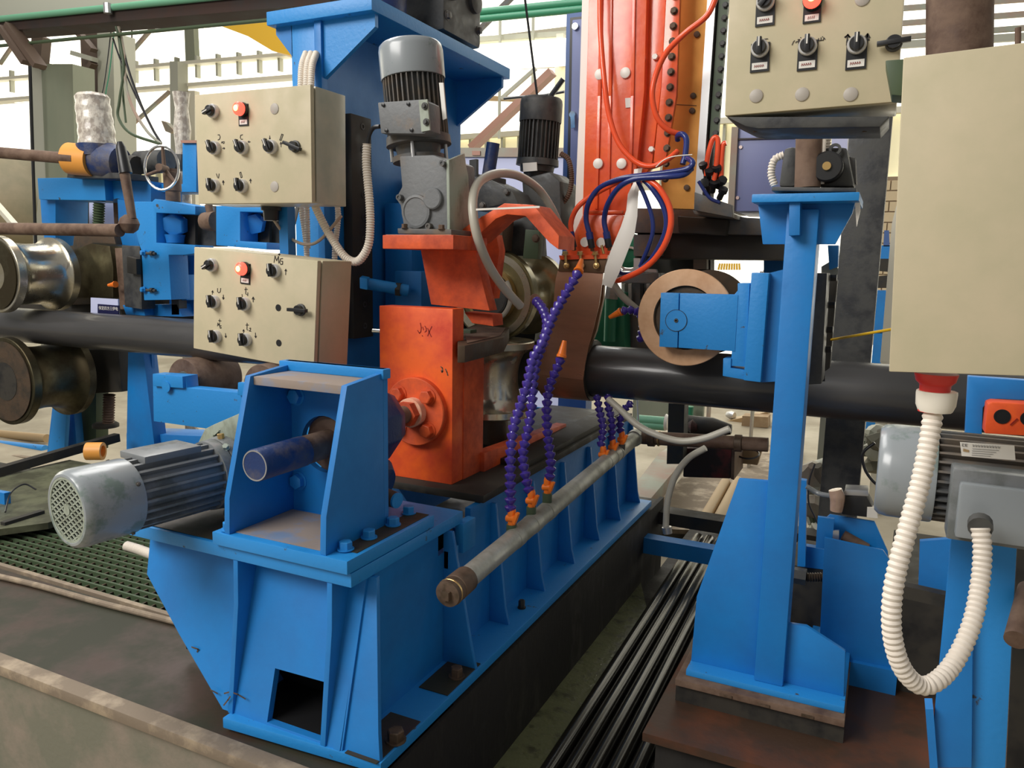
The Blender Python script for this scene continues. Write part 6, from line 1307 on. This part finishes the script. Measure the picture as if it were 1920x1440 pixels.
solo(MB().cyl(P(1535,641,y=2.7), P(1680,616,y=2.3), 0.004, n=8), 'guard_rope', YELLOWS, 'thin yellow-green cord stretched from the backing strip to the beige cabinet', 'rope')
YS = thing('yellow_strap_rack', 'yellow slatted rack with papers seen above the brass ring', 'rack', P(1370,505,y=6.5))
bpx(1338,489,1430,508,6.6,0.05,'white_board',GLOWW,YS)  # board glows though no lamp: its brightness is put into the material
for i in range(9): MB().bar(P(1347+i*5,506,y=6.5), P(1350+i*4.5,494,y=6.5), 0.014, 0.02).make('yellow_slat', YELLOWS, YS)
def leg(par, u0, u1, v, y, m, name='base'):
    a, b = P(u0, v-2, y=y), P(u1, v-2, y=y); MB().box(a.x, b.x, y, y+0.1, -0.5, a.z).make(name, m, par)
leg(C1, 1056, 1110, 408, 4.22, CABFRAME); leg(C2, 850, 1052, 610, 5.0, SIGNW); leg(WP, 1652, 1675, 680, 6.0, CREAM); leg(FM, 1639, 1657, 625, 9.0, BLUE)
leg(YS, 1340, 1344, 508, 6.6, GREYBAR, 'rack_leg'); leg(YS, 1425, 1429, 508, 6.6, GREYBAR, 'rack_leg'); leg(C4, 1545, 1556, 700, 4.7, SAGEL)
# tan tank at the left edge
TK = thing('tan_tank', 'large tan drum with curved seams at the left edge behind the rusty shafts', 'drum', P(20,440,y=5.4))
tc = P(-40,370,y=5.4)
MB().lathe(tc+Vector((0,0,0)), Vector((0.5,1,0)), [(0,0.40),(0.02,0.46),(0.3,0.52),(1.6,0.52)], 48).make('drum_shell', TANTANK, TK)
for r_ in (0.30, 0.42): MB().ring(tc-Vector((0.005,0.012,0)), Vector((0.5,1,0)), [(0.01,r_),(-0.008,r_+0.006),(0.01,r_+0.014)], 48).make('seam_ring', RUST, TK)
solo(MB().bar(P(-20,368,y=4.6), P(36,432,y=4.6), 0.06, 0.04), 'pale_strut', CREAM, 'pale diagonal strut at the left edge above the rusty bar', 'strut')
# far floor litter at left: blue bar and boards
solo(MB().tube([P(-60,826,y=4.35), P(85,842,y=4.35)], 0.036, n=14, sub=0), 'blue_floor_bar', BLUEW, 'bright blue round bar lying on the pale floor at the left edge', 'bar')
solo(MB().tube([P(-60,808,y=4.5), P(88,822,y=4.5)], 0.04, n=14, sub=0), 'brown_floor_bar', CARDB, 'brown round bar lying behind the bright blue bar', 'bar')
solo(MB().bar(P(-60,852,y=4.1), P(90,872,y=4.1), 0.10, 0.05, Y_), 'floor_board', CONCL, 'pale board lying in front of the bright blue bar', 'board')
# litter in the right middle gap
zf = -0.5
CHn = thing('grey_channel', 'grey-green steel channel lying slantwise on the hall floor beyond the base', 'channel', P(1260,900,z=-0.3))
MB().prism([P(u,v,z=-0.18) for u,v in ((1192,940),(1214,942),(1275,870),(1300,835),(1262,832),(1235,850),(1193,905))], (0,0,-0.10)).make('channel_body', GREYBAR, CHn, bev=0.004)
pl_ = MB().prism([P(u,v,z=-0.42) for u,v in ((1330,830),(1500,835),(1480,1000),(1200,990),(1205,960),(1270,905))], (0,0,-0.03)); pl_.make('pale_floor_sheet', CONCL, None, label='pale sheet on the floor under the cardboard tubes', cat='sheet')
for k, (a, b, l) in enumerate((((1360,905),(1320,975),'brown paper tube, left of the two leaning in the trench mouth'),((1384,902),(1345,978),'brown paper tube, right of the two leaning in the trench mouth'))):
    solo(MB().cyl(P(*a,z=-0.22), P(*b,z=-0.22), 0.035, n=18), 'paper_tube', CARDB, l, 'tube')
MX = thing('maroon_box', 'dark maroon box standing under the rusty cross pipe', 'box', P(1330,890,y=4.3))
py([(1283,840),(1372,840),(1370,898),(1280,895)], 4.3, 0.3).make('box_body', MAROON, MX, bev=0.01)
py([(1372,840),(1378,842),(1376,900),(1370,898)], 4.3, 0.3).make('box_side', RUST, MX)
BG = thing('black_bag', 'black and red bag lying beyond the rusty cross pipe', 'bag', P(1320,805,y=4.6))
MB().lathe(P(1320,800,y=4.6), X_, [(-0.12,0.02),(-0.10,0.06),(0.05,0.06),(0.16,0.03)], 14).make('bag_body', VOID, BG)
MB().lathe(P(1298,800,y=4.55), X_, [(-0.03,0.02),(0.0,0.045),(0.03,0.02)], 12).make('bag_flap', MAROON, BG)
yt = P(1415,801,z=-0.5).y
solo(py([(1392,780),(1440,782),(1440,802),(1390,800)], yt, 0.2), 'timber_block', WOOD, 'timber block beyond the rusty cross pipe left of the blue post', 'timber')
solo(MB().prism([P(u,v,y=yt+0.2) for u,v in ((1345,794),(1440,772),(1440,779),(1360,800))], (0,0.2,0)), 'timber_board', CARDB, 'brown board slanting above the timber block', 'timber')
solo(MB().lathe(P(1370,778,y=yt+0.3), Vector((1,-0.4,0)), [(-0.05,0.03),(0,0.05),(0.05,0.04)], 16), 'glass_jar', SILVER, 'small silvery jar above the brown board', 'jar')
solo(py([(1378,842),(1428,845),(1420,872),(1378,868)], 4.6, 0.05), 'wood_tray', WOOD, 'pale wooden tray with coiled wire beside the maroon box', 'tray')
solo(MB().ring(P(1402,852,y=4.5), Vector((0,-0.3,1)), [(0,0.06),(0.006,0.068),(0.012,0.06)], 24), 'wire_coil', BLACKH, 'small coil of black wire on the pale wooden tray', 'wire')
GB = thing('green_gas_bottles', 'two pale green lying tubes with a white cap beyond the far hoses', 'tube', P(1230,800,y=5.2))
for v in (786, 795): MB().cyl(P(1196,v,y=5.2), P(1246,v+4,y=5.2), 0.032, n=14).make('green_tube', TEALP, GB)
MB().lathe(P(1248,792,y=5.2), X_, [(0,0.06),(0.02,0.05)], 14).make('white_cap', WHITES, GB)
bpx(1186,750,1255,800,5.8,0.05,'grey_green_panel',SAGE,None,label='grey-green panel below the pipe beyond the far hoses',cat='panel')
bpx(1284,752,1318,800,5.7,0.05,'dark_green_panel',SAGE,None,label='narrow sage panel beside the dark machine leg',cat='panel')
solo(MB().cyl(P(1291,790,y=5.6), P(1293,762,y=5.6), 0.03, n=12), 'green_bottle', GREENT, 'small green bottle beside the dark machine leg', 'bottle')
solo(MB().cyl(P(1197,790,y=4.4), P(1195,748,y=4.4), 0.006, n=8), 'white_string', WHITES, 'thin white string hanging below the pipe', 'string')
# rubble on the floor right of the blue post
RB = thing('floor_rubble', 'heap of pale rags and stones on the floor right of the blue post', 'rubble', P(1530,960,y=4.3))
for i in range(26):
    u = random.uniform(1516,1560); v = random.uniform(880,1010); y_ = random.uniform(4.0,4.6)
    MB().lathe(P(u,v,y=y_), Vector((random.uniform(-1,1),random.uniform(-1,1),1)), [(-0.05,0.02),(-0.02,random.uniform(.04,.09)),(0.03,random.uniform(.04,.08)),(0.06,0.02)], 7).make('stone', random.choice((CONC, SAGEL, GREYBAR, OLIVE)), RB)
for i in range(12):
    u = random.uniform(1622,1650); v = random.uniform(810,880); y_ = random.uniform(4.6,5.0)
    MB().lathe(P(u,v,y=y_), Vector((random.uniform(-1,1),random.uniform(-1,1),1)), [(-0.05,0.02),(-0.02,random.uniform(.04,.08)),(0.03,random.uniform(.04,.07)),(0.06,0.02)], 7).make('stone', random.choice((CONC, SAGEL, OLIVE)), RB)
for o in list(bpy.data.objects):
    if '_m' in o: del o['_m']
